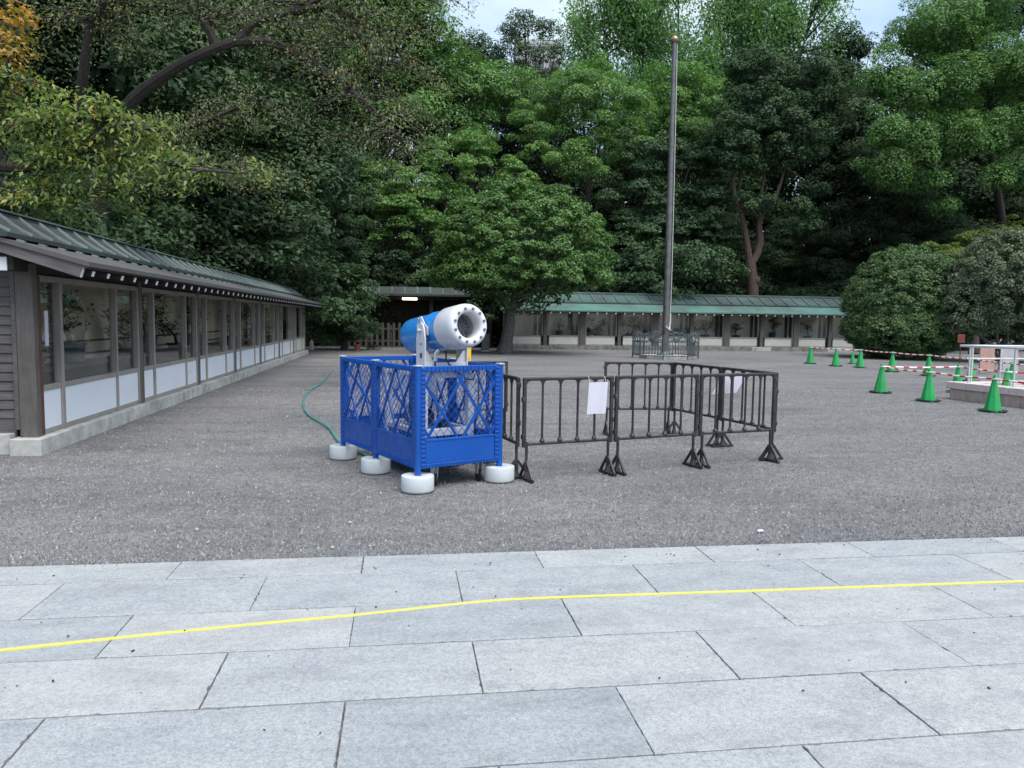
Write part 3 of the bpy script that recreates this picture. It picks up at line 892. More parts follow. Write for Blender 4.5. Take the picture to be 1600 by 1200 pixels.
# ------------------------------------------------------------------ flag pole and its railing
def flagpole():
    c = Vector((11.45, 32.5, 0))
    o = empty('flagpole', c, 0, 'tall grey metal flagpole with brass cap standing inside the iron railing', 'flagpole')
    MB().lathe([(0, 0), (.42, 0), (.42, .12), (.36, .16), (.24, .2), (.2, .24), (.15, .3)], 24).build('base', M['iron_grey'], o, smooth=True)
    MB().lathe([(.15, .28), (.145, 3), (.125, 7), (.1, 11), (.085, 13.45)], 20).build('shaft', M['pole_steel'], o, smooth=True)
    MB().lathe([(.09, 13.4), (.17, 13.48), (.19, 13.56), (.14, 13.66), (.06, 13.72), (0, 13.74)], 16).build('cap', M['brass'], o, smooth=True)
    rp = MB()
    rp.tube([(.16, -.06, 1.35), (.17, -.07, 4), (.15, -.06, 8), (.11, -.04, 13.35)], .016, 6)
    rp.tube([(.16, -.07, 1.35), (.08, -.17, 1.25), (-.06, -.18, 1.38), (-.03, -.19, 1.42)], .03, 6)
    rp.tube([(.16, -.07, 1.95), (.16, -.08, 1.6), (.1, -.14, 1.3), (.18, -.1, 1.22)], .032, 6)
    rp.build('halyard', M['rope'], o)
    # railing: eight panels on a circle
    f = empty('iron_railing', c, 0, 'low octagonal grey iron railing with scroll tops around the flagpole foot', 'railing')
    R = 1.42
    V = [(R * cos(pi / 8 + k * pi / 4), R * sin(pi / 8 + k * pi / 4)) for k in range(8)]
    def arc(m, cx, cz, r, a0, a1, fx, rad=.016, n=10):
        m.tube([fx(cx + r * cos(a0 + (a1 - a0) * i / n), cz + r * sin(a0 + (a1 - a0) * i / n)) for i in range(n + 1)], rad, 5)
    for k in range(8):
        a = Vector((*V[k], 0)); b = Vector((*V[(k + 1) % 8], 0))
        d = b - a; w = d.length; d.normalize()
        fx = lambda s, z: a + d * s + Vector((0, 0, z))
        MB().tube([a + Vector((0, 0, 0)), a + Vector((0, 0, 1.05))], .034, 8).build('post', M['iron_grey'], f)
        fr = MB()
        for z in (.14, .72):
            fr.bar(fx(.03, z), fx(w - .03, z), .03, .04)
        fr.build('rail', M['iron_grey'], f)
        bar = MB().tube([(0, 0, .14), (0, 0, .72)], .012, 6).mesh('baluster', M['iron_grey'])
        nb = 7
        for i in range(nb):
            p = fx(w * (i + 1) / (nb + 1), 0)
            put('baluster', bar, f, p)
        sc = MB()
        for s0 in (.26, .5, .74):
            arc(sc, w * s0, .86, .12, 0, 2 * pi, fx, .014, 14)
        for s0, sg in ((.12, 1), (.88, -1)):
            arc(sc, w * s0, .93, .1, -pi / 2, pi * .9, fx, .018)
            arc(sc, w * (s0 + .13 * sg), 1.03, .07, 0, pi * 1.5, fx, .016)
        arc(sc, w * .5, .98, .16, 0, pi, fx, .018)
        sc.build('scrollwork', M['iron_grey'], f)
        if k in (4, 5, 6, 7):
            mm = a + d * w * .5
            nrm = Vector((mm.x, mm.y, 0)).normalized()
            MB().lathe([(0, .03), (.07, .03), (.1, .015), (.11, 0), (0, 0)], 14, Matrix.Translation(mm + Vector((0, 0, .84))) @ nrm.to_track_quat('Z', 'Y').to_matrix().to_4x4()).build('medallion', M['gold'] if k in (6, 7) else M['iron_grey'], f)
    MB().lathe([(0, .14), (1.0, .14), (1.05, .1), (1.05, -.03)], 8).build('stone_step', M['stone'], f, rot=(0, 0, pi / 8))
flagpole()

# ------------------------------------------------------------------ blue fenced mist cannon
PA = Vector((0.145, 7.19, 0)); PB = Vector((0.97, 7.60, 0)); PL1 = Vector((-.275, 8.12, 0)); PL2 = Vector((-.675, 8.96, 0))
PR1 = PB + (PL1 - PA); PR2 = PB + (PL2 - PA)
def blue_panel_parts(w):
    """meshes for one panel, local x along the panel, outside face towards -y"""
    bp = M['blue_plastic']
    out = []
    for x in (0.045, w - 0.045):
        m = MB().box((x, 0, .665), (.05, .045, .96))
        for k in range(22):
            m.box((x, -.026, .22 + .043 * k), (.046, .012, .014))
        out.append(('stile', m.mesh('stile', bp, 0.003)))
    m = MB().box((w / 2, 0, 1.125), (w - .142, .045, .05))
    for k in range(18):
        m.box((.09 + (w - .18) * k / 17, -.026, 1.125), (.012, .012, .046))
    out.append(('top_rail', m.mesh('top_rail', bp, 0.003)))
    m = MB().box((w / 2, 0, .205), (w - .142, .045, .04))
    for k in range(24):
        m.box((.09 + (w - .18) * k / 23, -.026, .205), (.012, .012, .036))
    out.append(('bottom_rail', m.mesh('bottom_rail', bp, 0.003)))
    m = MB().box((w / 2, -.006, .335), (w - .146, .024, .218)).box((w / 2, -.004, .45), (w - .146, .04, .02))
    out.append(('kick_plate', m.mesh('kick_plate', bp, 0.003)))
    # diagonal braces
    x0, x1, z0, z1 = .07, w - .07, .46, 1.10
    def clipbar(c, sgn):
        # line z = z0 + sgn*1.45*(x - c)
        s = 1.5 * sgn
        pts = []
        for x in (x0, x1):
            z = z0 + s * (x - c)
            if z0 <= z <= z1: pts.append((x, z))
        for z in (z0, z1):
            x = c + (z - z0) / s
            if x0 < x < x1: pts.append((x, z))
        if len(pts) < 2: return None
        pts = sorted(set((round(a, 4), round(b, 4)) for a, b in pts))
        return pts[0], pts[-1]
    for c in (x0 + .02, x0 + .42, x0 - .34, x0 + .72):
        q = clipbar(c, 1)
        if q: out.append(('brace', MB().bar((q[0][0], -.008, q[0][1]), (q[1][0], -.008, q[1][1]), .014, .026, (0, 0, 1)).mesh('brace', bp)))
    for c in (x1 - .02, x1 - .42, x1 + .34, x1 - .72):
        q = clipbar(c, -1)
        if q: out.append(('brace', MB().bar((q[0][0], .008, q[0][1]), (q[1][0], .008, q[1][1]), .014, .026, (0, 0, 1)).mesh('brace', bp)))
    wr = MB()
    p = .080
    for sgn in (1, -1):
        k = -14
        while k < 26:
            c = x0 + k * p
            pts = []
            for x in (x0, x1):
                z = z0 + sgn * 1.1 * (x - c)
                if z0 <= z <= z1: pts.append((x, z))
            for z in (z0, z1):
                x = c + (z - z0) / (1.1 * sgn)
                if x0 < x < x1: pts.append((x, z))
            pts = sorted(set((round(a, 4), round(b, 4)) for a, b in pts))
            if len(pts) >= 2:
                wr.bar((pts[0][0], -.019 * sgn * .2 - .017, pts[0][1]), (pts[-1][0], -.019 * sgn * .2 - .017, pts[-1][1]), .0036, .0042)
            k += 1
    out.append(('mesh_infill', wr.mesh('mesh_infill', bp)))
    out.append(('leg', MB().tube([(0, 0, .1), (0, 0, 1.15)], .03, 12).mesh('leg', bp, 0, True)))
    out.append(('leg_cap', MB().box((0, 0, 1.158), (.07, .07, .014)).mesh('leg_cap', M['leg_cap'], .004)))
    return out
PW = (PB - PA).length
PWS = (PL1 - PA).length
blue_fence = empty('blue_fence', PA, 0, 'blue plastic mesh fence standing on white weights around the mist cannon', 'fence')
parts_front = blue_panel_parts(PW); parts_side = blue_panel_parts(PWS)
for a, b, lab in ((PA, PB, 'blue plastic mesh fence panel facing the pavement under the white cannon mouth'),
                  (PL1, PA, 'nearer blue mesh fence panel on the left side of the cannon enclosure'),
                  (PL2, PL1, 'farther blue mesh fence panel on the left side of the cannon enclosure'),
                  (PR2, PL2, 'rear blue mesh fence panel of the cannon enclosure'),
                  (PB, PR1, 'nearer blue mesh fence panel on the barrier side of the cannon enclosure'),
                  (PR1, PR2, 'farther blue mesh fence panel on the barrier side of the cannon enclosure')):
    d = b - a
    ps = parts_front if abs(d.length - PW) < abs(d.length - PWS) else parts_side
    r = empty('fence_panel', a - PA, atan2(d.y, d.x))
    r.parent = blue_fence
    for nm, me in ps:
        put(nm, me, r)
wprof = [(0.031, .02), (.14, .005), (.152, .015), (.155, .025), (.155, .146), (.151, .155), (.144, .158), (.05, .158), (.036, .15), (0.036, .02)]
wme = MB().lathe(wprof, 32).mesh('round_weight', M['weight_white'], 0, True)
for p, lab in ((PA, 'white round fence weight at the near corner of the blue enclosure'), (PB, 'white round fence weight beside the black barrier foot'),
               (PL1, 'white round fence weight in the middle of the left side'), (PL2, 'white round fence weight at the far left corner by the hose'),
               (PR1, 'white round fence weight under the right side of the enclosure'), (PR2, 'white round fence weight at the hidden rear corner')):
    tag(put('round_weight', wme, None, (p.x, p.y, -.028)), lab, 'weight', 'white weights under the blue panels')

def cannon():
    ctr = (PA + PR2) / 2
    d = (PL2 - PA).normalized()
    rz = atan2(-d.x, d.y)
    root = empty('mist_cannon', ctr, rz, 'blue and white mist cannon on a wheeled white frame inside the blue fence', 'mist cannon')
    LX = .14
    TI = radians(6.5)
    # barrel axis: local frame with z pointing out of the mouth
    piv = Vector((LX, -.33, 1.475))
    ax = Vector((0, -cos(TI), sin(TI)))
    AM = Matrix.Translation(piv) @ ax.to_track_quat('Z', 'Y').to_matrix().to_4x4()
    body = MB().lathe([(0.0, -.67), (.13, -.67), (.18, -.655), (.196, -.62), (.198, -.05), (.203, -.045), (.203, .22)], 40, AM).build('barrel', M['blue_paint'], root, smooth=True)
    MB().lathe([(.2035, -.055), (.206, -.055), (.206, -.035), (.2035, -.035)], 40, AM, True).build('band', M['blue_paint'], body, smooth=True)
    MB().lathe([(.203, .212), (.214, .212), (.219, .227), (.219, .50), (.213, .54), (.198, .568), (.178, .578), (.150, .576), (.133, .562), (.126, .54), (.124, .40), (.135, .33), (.14, .3)], 48, AM).build('nozzle_ring', M['machine_white'], root, smooth=True)
    gr = MB()
    for r_ in (.03, .047, .064, .081, .098, .115):
        gr.lathe([(r_ - .0016, .42), (r_ + .0016, .42), (r_ + .0016, .423), (r_ - .0016, .423)], 32, AM, True)
    for k in range(8):
        a = k * pi / 4 + .2
        gr.bar(AM @ Vector((.01 * cos(a), .01 * sin(a), .426)), AM @ Vector((.124 * cos(a), .124 * sin(a), .426)), .004)
    gr.build('fan_guard', M['guard_steel'], root)
    MB().lathe([(0, .36), (.04, .36), (.045, .33), (.04, .30), (0, .3)], 16, AM).build('fan_hub', M['dark_steel'], root, smooth=True)
    bl = MB()
    for k in range(7):
        a = 2 * pi * k / 7
        R_ = AM @ Matrix.Rotation(a, 4, 'Z')
        bl.add([R_ @ Vector(p) for p in ((.03, -.02, .31), (.13, -.045, .30), (.135, .03, .335), (.03, .015, .33), (.03, -.02, .306), (.13, -.045, .296), (.135, .03, .331), (.03, .015, .326))],
               [(0, 1, 2, 3), (7, 6, 5, 4), (0, 4, 5, 1), (1, 5, 6, 2), (2, 6, 7, 3), (3, 7, 4, 0)])
    bl.build('fan_blades', M['dark_steel'], root)
    MB().lathe([(0, .24), (.14, .24), (.14, .25), (0, .25)], 24, AM).build('rear_screen', M['black_plastic'], root)
    for k in range(12):
        a = 2 * pi * (k + .5) / 12
        Mk = AM @ Matrix.Translation((.167 * cos(a), .167 * sin(a), .578))
        noz = MB().lathe([(.0145, -.01), (.0145, .008), (.011, .014), (.006, .015), (.006, .011), (0, .011)], 12, Mk).build('nozzle', M['guard_steel'], root, smooth=True)
    # pivot brackets and yoke
    for s in (-1, 1):
        m = MB().prism([(-.10, 1.06), (.10, 1.06), (.10, 1.36), (.065, 1.48), (.04, 1.515), (0, 1.53), (-.04, 1.515), (-.065, 1.48), (-.10, 1.36)], .016,
                       Matrix.Translation((LX + s * .245, -.33, .03)) @ Matrix.Rotation(pi / 2, 4, 'Z'))
        pl = m.build('yoke_arm', M['machine_white'], root, bevel=.003)
        MB().tube([(LX + s * .19, -.33, 1.475), (LX + s * .285, -.33, 1.475)], .02, 12).build('pivot_bolt', M['steel'], pl)
        MB().prism([(-.09, -.05), (.03, -.05), (.06, .02), (.10, .14), (.06, .14), (-.02, .06), (-.09, .03)], .01, Matrix.Translation((LX + s * .212, -.33, 1.48)) @ Matrix.Rotation(pi / 2, 4, 'Z')).build('pivot_bracket', M['machine_white'], root)
        # triangular gusset facing the mouth
        g = MB().prism([(s * .238, 1.10), (s * .238, 1.27), (s * .215, 1.27), (s * .12, 1.14), (s * .12, 1.10)], .012, Matrix.Translation((LX, -.395, 0)))
        g.build('gusset', M['machine_white'], root, bevel=.002)
    MB().box((LX, -.33, 1.098), (.53, .17, .02)).box((LX, -.41, 1.12), (.476, .012, .06)).build('yoke_base', M['machine_white'], root, bevel=.003)
    for zz in (1.22, 1.34):
        MB().box((LX - .2535, -.345, zz), (.003, .05, .05 if zz < 1.3 else .02)).build('label_plate', M['grey_metal'] if zz < 1.3 else M['pink_board'], root)
    MB().tube([(LX - .235, -.33, 1.475), (LX - .3, -.36, 1.475), (LX - .3, -.36, 1.54), (LX - .31, -.4, 1.6)], .008, 6).build('clamp_handle', M['steel'], root)
    # stand
    fw = M['frame_white']
    fx0, fx1, fy0, fy1 = LX - .27, LX + .27, -.44, .42
    for x in (fx0, fx1):
        for y in (fy0, fy1):
            box('upright', (.07, .07, .70), (x, y, .68), fw, root)
    for z in (1.03, .43):
        for y in (fy0, fy1):
            box('cross_bar', (.47, .06, .075), ((fx0 + fx1) / 2, y, z), fw, root)
        for x in (fx0, fx1):
            box('side_bar', (.06, fy1 - fy0 - .07, .055), (x, (fy0 + fy1) / 2, z), fw, root)
    box('top_plate', (.58, .5, .012), (LX, -.33, 1.083), fw, root)
    box('deck', (.62, 1.62, .03), (LX - .1, -.08, .255), M['blue_plastic'], root)
    for x, y in ((LX - .36, -.86), (LX + .14, -.86), (LX - .36, .66), (LX + .14, .66)):
        cs = MB().prism([(-.05, .22), (.05, .22), (.02, .05), (-.02, .05)], .008, Matrix.Translation((x - .022, y, 0)) @ Matrix.Rotation(pi / 2, 4, 'Z'))
        cs.prism([(-.05, .22), (.05, .22), (.02, .05), (-.02, .05)], .008, Matrix.Translation((x + .022, y, 0)) @ Matrix.Rotation(pi / 2, 4, 'Z'))
        cs.box((x, y, .23), (.1, .11, .015))
        co = cs.build('caster', M['steel'], root)
        MB().lathe([(.0, -.014), (.05, -.014), (.06, -.009), (.06, .009), (.05, .014), (0, .014)], 20, Matrix.Translation((x, y, .035)) @ Matrix.Rotation(pi / 2, 4, 'Y')).build('wheel', M['black_rubber'], co, smooth=True)
    # pump set on the deck
    pm = MB().box((LX - .12, .02, .36), (.30, .42, .16)).build('pump_base', M['teal'], root, bevel=.03)
    MB().lathe([(0, -.2), (.09, -.2), (.1, -.18), (.1, .18), (.09, .2), (0, .2)], 20, Matrix.Translation((LX - .1, .02, .55)) @ Matrix.Rotation(pi / 2, 4, 'X')).build('motor', M['dark_steel'], root, smooth=True)
    MB().box((LX - .12, .02, .66), (.12, .16, .06)).build('terminal_box', M['dark_steel'], root, bevel=.008)
    MB().lathe([(0, -.1), (.05, -.1), (.055, -.08), (.055, .1), (0, .1)], 16, Matrix.Translation((LX + .12, -.1, .40))).build('filter', M['dark_steel'], root, smooth=True)
    MB().tube([(LX - .2, -.1, .45), (LX - .24, -.3, .62), (LX - .2, -.35, .85), (LX - .1, -.34, .8), (LX - .08, -.2, .6)], .012, 8).build('pump_hose', M['black_rubber'], root, smooth=True)
    bx = MB().box((LX + .345, -.17, 1.21), (.14, .10, .2)).build('control_box', M['yellow_paint'], root, bevel=.008)
    MB().lathe([(0, 0), (.012, 0), (.012, .012), (0, .012)], 10, Matrix.Translation((LX + .36, -.22, 1.17)) @ Matrix.Rotation(pi / 2, 4, 'X')).build('switch', M['black_plastic'], bx)
    MB().tube([(LX - .02, -.45, 1.27), (LX - .03, -.47, 1.18), (LX + .0, -.5, 1.12), (LX + .06, -.6, 1.04), (LX + .1, -.66, .99), (LX + .2, -.64, .98), (LX + .25, -.58, 1.03)], .009, 8).build('cable', M['black_rubber'], root, smooth=True)
    MB().tube([(LX - .1, -.43, 1.275), (LX - .13, -.46, 1.22), (LX - .14, -.44, 1.14), (LX - .13, -.42, 1.11)], .009, 8).build('cable', M['black_rubber'], root, smooth=True)
    MB().tube([(LX - .14, -.52, 1.285), (LX - .16, -.5, 1.25), (LX - .16, -.48, 1.17)], .02, 8).build('water_inlet', M['steel'], root, smooth=True)
    for k in range(6):
        pass
cannon()

def hose():
    px = [(610, 735), (580, 716), (556, 702), (530, 690), (515, 669), (500, 659), (485, 650), (476, 640), (474, 630), (477, 618), (486, 608), (500, 600), (512, 588), (520, 577)]
    P = [gnd(u, v) for u, v in px]
    Q = []
    for i in range(len(P) - 1):
        p0, p1, p2, p3 = P[max(i - 1, 0)], P[i], P[i + 1], P[min(i + 2, len(P) - 1)]
        for k in range(5):
            t = k / 5
            Q.append(.5 * (2 * p1 + (p2 - p0) * t + (2 * p0 - 5 * p1 + 4 * p2 - p3) * t * t + (3 * p1 - p0 - 3 * p2 + p3) * t ** 3))
    MB_ = MB().tube([q + Vector((0, 0, -.004)) for q in Q], .013, 8)
    tag(MB_.build('garden_hose', M['hose'], smooth=True), 'teal garden hose curving over the gravel left of the blue fence', 'hose')
hose()

# ------------------------------------------------------------------ black plastic barrier panels
def barrier_parts(w):
    bp = M['black_plastic']
    out = []
    out.append(('top_rail', MB().box((w / 2, 0, 1.005), (w, .034, .034)).mesh('top_rail', bp, .008)))
    out.append(('bottom_rail', MB().box((w / 2, 0, .345), (w - .04, .03, .03)).mesh('bottom_rail', bp, .008)))
    def gus(m, x, s, z=.988, up=1, r=.055):
        pts = [(x, z)] + [(x + s * (r - r * sin(a)), z - up * (r - r * cos(a))) for a in np.linspace(0, pi / 2, 5)]
        pts = [(x, z), (x + s * r, z)] + [(x + s * (r - r * sin(a)), z - up * (r - r * cos(a))) for a in np.linspace(0, pi / 2, 5)][1:]
        m.prism(pts, .026)
    for x, s in ((.018, 1), (w - .018, -1)):
        m = MB().box((x, 0, .66), (.032, .032, .69))
        gus(m, x + s * .014, s)
        gus(m, x + s * .014, s, .36, -1, .04)
        out.append(('stile', m.mesh('stile', bp)))
        hz = .42 if s > 0 else .56
        out.append(('hinge', MB().box((x - s * .012, 0, hz), (.03, .045, .05)).mesh('hinge', bp, .004)))
        out.append(('hinge', MB().box((x - s * .012, 0, hz + .38), (.03, .045, .05)).mesh('hinge', bp, .004)))
        f = MB()
        f.tube([(x + s * .03, 0, .36), (x + s * .03, 0, .13)], [.017, .015], 8)
        f.prism([(-.15, .0), (.15, .0), (.15, .022), (.135, .03), (.022, .17), (-.022, .17), (-.135, .03), (-.15, .022)], .012, Matrix.Translation((x + s * .03, 0, -.025)) @ Matrix.Rotation(pi / 2, 4, 'Z')) if False else None
        yy = .155
        cx_ = x + s * .03
        f.box((cx_, 0, -.012), (.032, .33, .022))
        for q in (-1, 1):
            f.bar((cx_, q * .14, .0), (cx_, q * .012, .165), .024, .02, (1, 0, 0))
        f.tube([(cx_, 0, .17), (cx_, 0, 0)], [.022, .02], 8)
        f.lathe([(.02, .06), (.04, .0), (.0, .0)], 8, Matrix.Translation((cx_, 0, 0)))
        out.append(('foot', f.mesh('foot', bp)))
    for k in range(4):
        x = .018 + (w - .036) * (k + 1) / 5
        m = MB().tube([(x, 0, .355), (x, 0, .995)], .0125, 8)
        gus(m, x + .008, 1, r=.04); gus(m, x - .008, -1, r=.04)
        m.lathe([(.013, .40), (.028, .372), (.028, .355)], 8, Matrix.Translation((x, 0, 0)))
        out.append(('bar', m.mesh('bar', bp)))
    return out
Ba, Bb, Bc, Bd = Vector((1.20, 7.58, 0)), Vector((2.235, 7.87, 0)), Vector((3.31, 8.20, 0)), Vector((4.36, 8.46, 0))
Be, Bf = Vector((4.13, 9.53, 0)), Vector((3.86, 10.6, 0))
_bar = {}
for a, b, lab in ((Ba, Bb, 'black barrier panel nearest the blue fence, with upright white paper'),
                  (Bb, Bc, 'middle black barrier panel of the front row'),
                  (Bc, Bd, 'rightmost black barrier panel of the front row'),
                  (Bd, Be, 'nearer black barrier panel on the right side of the pen'),
                  (Be, Bf, 'farther black barrier panel on the right side with slanted white paper'),
                  (Bf, Vector((2.83, 10.62, 0)), 'rear black barrier panel in front of the flagpole'),
                  (Vector((1.46, 10.6, 0)), Vector((.42, 10.55, 0)), 'rear black barrier panel behind the blue enclosure'),
                  (Vector((.95, 8.6, 0)), Vector((1.17, 7.6, 0)), 'black barrier panel running back beside the blue enclosure')):
    d = b - a; w = round(d.length - .02, 2)
    if w not in _bar: _bar[w] = barrier_parts(w)
    r = empty('crowd_barrier', a, atan2(d.y, d.x), lab, 'barrier', 'black plastic barrier panels')
    for nm, me in _bar[w]:
        put(nm, me, r)
def papers():
    c = at(933, 622, 7.72)
    dirv = (Bb - Ba).normalized()
    o = empty('paper_notice', c, atan2(dirv.y, dirv.x), 'upright blank white paper tied to the front black barrier', 'paper')
    s = MB()
    W_, H_ = .112, .165
    sh = -.012
    V = []
    for i in range(7):
        for j in range(2):
            t = i / 6 - .5
            z = (.5 - j) * 2 * H_
            V.append((t * 2 * W_ + (sh if j else -sh * .6), .012 * cos(t * 6), z))
    F = [(2 * i, 2 * i + 2, 2 * i + 3, 2 * i + 1) for i in range(6)]
    V2 = [(x, y + .003, z) for x, y, z in V]
    s.add(V, F); s.add(V2, [f[::-1] for f in F])
    s.build('sheet', M['paper'], o)
    st = MB()
    for x in (-.09, .1):
        st.tube([(x, -.002, .16), (x + .004, .02, .20), (x + .01, .06, .222), (x + .02, .1, .212)], .0025, 5)
    st.build('string', M['rope'], o)
    o2 = at(1141, 601, 9.9)
    d2 = (Bf - Be).normalized()
    # sheet hanging on the inner face of the far side panel
    a = at(1130, 588, 9.75); b = at(1166, 587, 9.35); c_ = at(1150, 614, 9.3); d_ = at(1111, 616, 9.75)
    o = empty('paper_notice', (a + b + c_ + d_) / 4, 0, 'slanted blank white paper tied to the side black barrier', 'paper')
    q = (a + b + c_ + d_) / 4
    s = MB(); off = Vector((.003, .001, 0))
    V = [a - q, b - q, c_ - q, d_ - q]
    s.add(V + [p + off for p in V], [(0, 1, 2, 3), (7, 6, 5, 4), (0, 4, 5, 1), (1, 5, 6, 2), (2, 6, 7, 3), (3, 7, 4, 0)])
    s.build('sheet', M['paper'], o)
    st = MB()
    for p in (a - q, b - q):
        st.tube([p, p + Vector((.02, .02, .05)), p + Vector((.06, .0, .07)), p + Vector((.1, -.02, .03))], .006, 5)
    st.build('string', M['rope'], o)
papers()

# ------------------------------------------------------------------ cones with striped bars
def cone_parts():
    g = M['cone_green']
    body = MB().lathe([(.158, .03), (.152, .05), (.032, .655), (.030, .67), (.027, .70), (.018, .705), (.012, .69), (.0, .69)], 8).mesh('cone_body', g)
    flange = MB().box((0, 0, .017), (.37, .37, .022)).mesh('base_plate', g, .008)
    weight = MB().lathe([(.13, .0), (.255, .0), (.26, .005), (.255, .012), (.13, .012)], 8, None, True).mesh('rubber_weight', M['black_rubber'])
    return body, flange, weight
CB, CF, CW = cone_parts()
cones = {}
def cone(key, p, lab, rz=.2, weight=True):
    o = empty('traffic_cone', (p.x, p.y, -.028), rz, lab, 'traffic cone', 'green traffic cones')
    put('cone_body', CB, o); put('base_plate', CF, o)
    if weight: put('rubber_weight', CW, o, (0, 0, .028), (0, 0, pi / 8))
    cones[key] = o
CH = .69
cone('a', gnd(1376, 612), 'large green cone where two striped bars start')
cone('b', gnd(1450, 625), 'green cone in the middle of the near striped bar row', .5)
cone('c', gnd(1551, 641), 'nearest green cone, in front of the pink stone ramp', .35)
cone('c2', Vector((11.15, 11.25, 0)), 'green cone outside the right edge of the picture')
for key, u, v, lab in (('l1', 1267, 541, 'leftmost far green cone before the rear gallery'), ('l2', 1307, 543.5, 'second far green cone from the left'),
                       ('l3', 1345, 545, 'third far green cone in the long striped row'), ('l4', 1395, 549, 'fourth far green cone under the round bush'),
                       ('l5', 1452, 553, 'far green cone rising behind the middle near cone'), ('l6', 1519, 558.5, 'far green cone behind the handrail corner'),
                       ('l7', 1582, 565.5, 'green cone behind the second handrail post'), ('m1', 1498, 568, 'green cone just left of the handrail corner'),
                       ('m2', 1574, 575, 'green cone behind the ramp, in front of the pale board'), ('x1', 1333, 541.5, 'small green cone standing alone behind the far row')):
    cone(key, gnd(u, v, CH - .01), lab, random.uniform(0, 1))
cones['x1'].scale = (.72, .72, .72)
cone('l8', gnd(1660, 572, CH), 'green cone beyond the right edge on the long row')
cone('m3', gnd(1680, 580, CH), 'green cone beyond the right edge behind the ramp')
def striped(k1, k2, lab, z=.60):
    a = cones[k1].location.copy(); b = cones[k2].location.copy()
    a.z = b.z = z
    d = b - a; ln = d.length
    o = empty('cone_bar', a, atan2(d.y, d.x), lab, 'cone bar', 'red and white striped cone bars')
    n = 8
    MB().tube([(ln * t / n, 0, -.02 * sin(pi * t / n)) for t in range(n + 1)], .019, 8).build('rod', M['striped_bar'], o, smooth=True)
    for x in (0, ln):
        MB().lathe([(.042, -.012), (.056, -.012), (.056, .012), (.042, .012)], 14, Matrix.Translation((x, 0, 0)), True).build('ring', M['white_paint'], o)
for k1, k2, lab in (('a', 'b', 'striped bar between the first and middle near cones'), ('b', 'c', 'striped bar between the middle and nearest cones'), ('c', 'c2', 'striped bar leaving the picture from the nearest cone'),
                    ('a', 'm1', 'striped bar from the large cone back to the handrail corner'), ('m1', 'm2', 'striped bar passing behind the handrail posts'), ('m2', 'm3', 'striped bar leaving the picture behind the ramp'),
                    ('l1', 'l2', 'striped bar at the far left end of the long row'), ('l2', 'l3', 'second striped bar of the long far row'), ('l3', 'l4', 'third striped bar of the long far row'),
                    ('l4', 'l5', 'striped bar in front of the round clipped bush'), ('l5', 'l6', 'striped bar from behind the middle cone to the handrail'), ('l6', 'l7', 'far striped bar in front of the pink board'),
                    ('l7', 'l8', 'far striped bar leaving the picture on the right')):
    striped(k1, k2, lab, .64 if k1[0] == 'l' else .60)

# ------------------------------------------------------------------ stone ramp with handrails on the right
def ramp():
    p0 = gnd(1480, 621); p1 = gnd(1600, 636)
    d = (p1 - p0); d.z = 0; d.normalize()
    rz = atan2(d.y, d.x)
    root = empty('stone_ramp', p0, rz, 'low pink stone ramp with steel handrails at the right edge', 'ramp')
    Ltot, Dep, H1, H2 = 6.0, 2.1, .235, .15
    r = random.Random(4)
    x = 0.02
    while x < Ltot - .1:
        w = .44
        box('wall_stone', (w - .008, .22, H1), (x + w / 2 + .01, .13, H1 / 2 - .03), M['pink_stone'], root, bevel=.005)
        box('wall_stone', (w - .008, .22, H1), (x + w / 2 + .01, Dep - .13, H1 / 2 - .03), M['pink_stone'], root, bevel=.005)
        x += w
    for k in range(4):
        box('wall_stone', (.22, .45, H1), (.13, .47 + .457 * k, H1 / 2 - .03), M['pink_stone'], root, bevel=.005) if k < 3 else None
    x = -.03
    while x < Ltot - .1:
        w = .52
        for y in (.12, Dep - .12):
            box('coping_stone', (w - .008, .3, H2), (x + w / 2, y, H1 + H2 / 2 - .026), M['pink_stone_top'], root, bevel=.008)
        x += w
    for k in range(3):
        box('coping_stone', (.3, .5, H2 - .004), (.12, .53 + .51 * k, H1 + H2 / 2 - .03), M['pink_stone_top'], root, bevel=.008)
    box('deck', (Ltot - .4, Dep - .5, .3), (Ltot / 2 + .1, Dep / 2, .14), M['stone'], root)
    zt = H1 + H2 - .03
    for nm, ang, lab in (('near', 0.0, 'steel handrail running towards the camera along the stone ramp'), ('end', radians(84), 'steel handrail with lower rail across the rear end of the stone ramp')):
        h = empty('handrail', (root.matrix_basis @ Vector((.12, .16 + (.05 if ang else 0), zt))), rz + ang, lab, 'handrail', 'ramp handrails')
        ln = 5.2 if nm == 'near' else 1.75
        x = .26
        while x < ln:
            MB().tube([(x, 0, 0), (x, 0, .79)], .022, 12).build('post', M['steel'], h, smooth=True)
            x += 1.1 if nm == 'near' else .72
        MB().tube([(0.0, 0, .80), (ln, 0, .80)], .026, 12).build('top_rail', M['steel'], h, smooth=True)
        if nm == 'end':
            MB().tube([(.12, 0, .52), (ln, 0, .52)], .018, 10).build('lower_rail', M['steel'], h, smooth=True)
ramp()
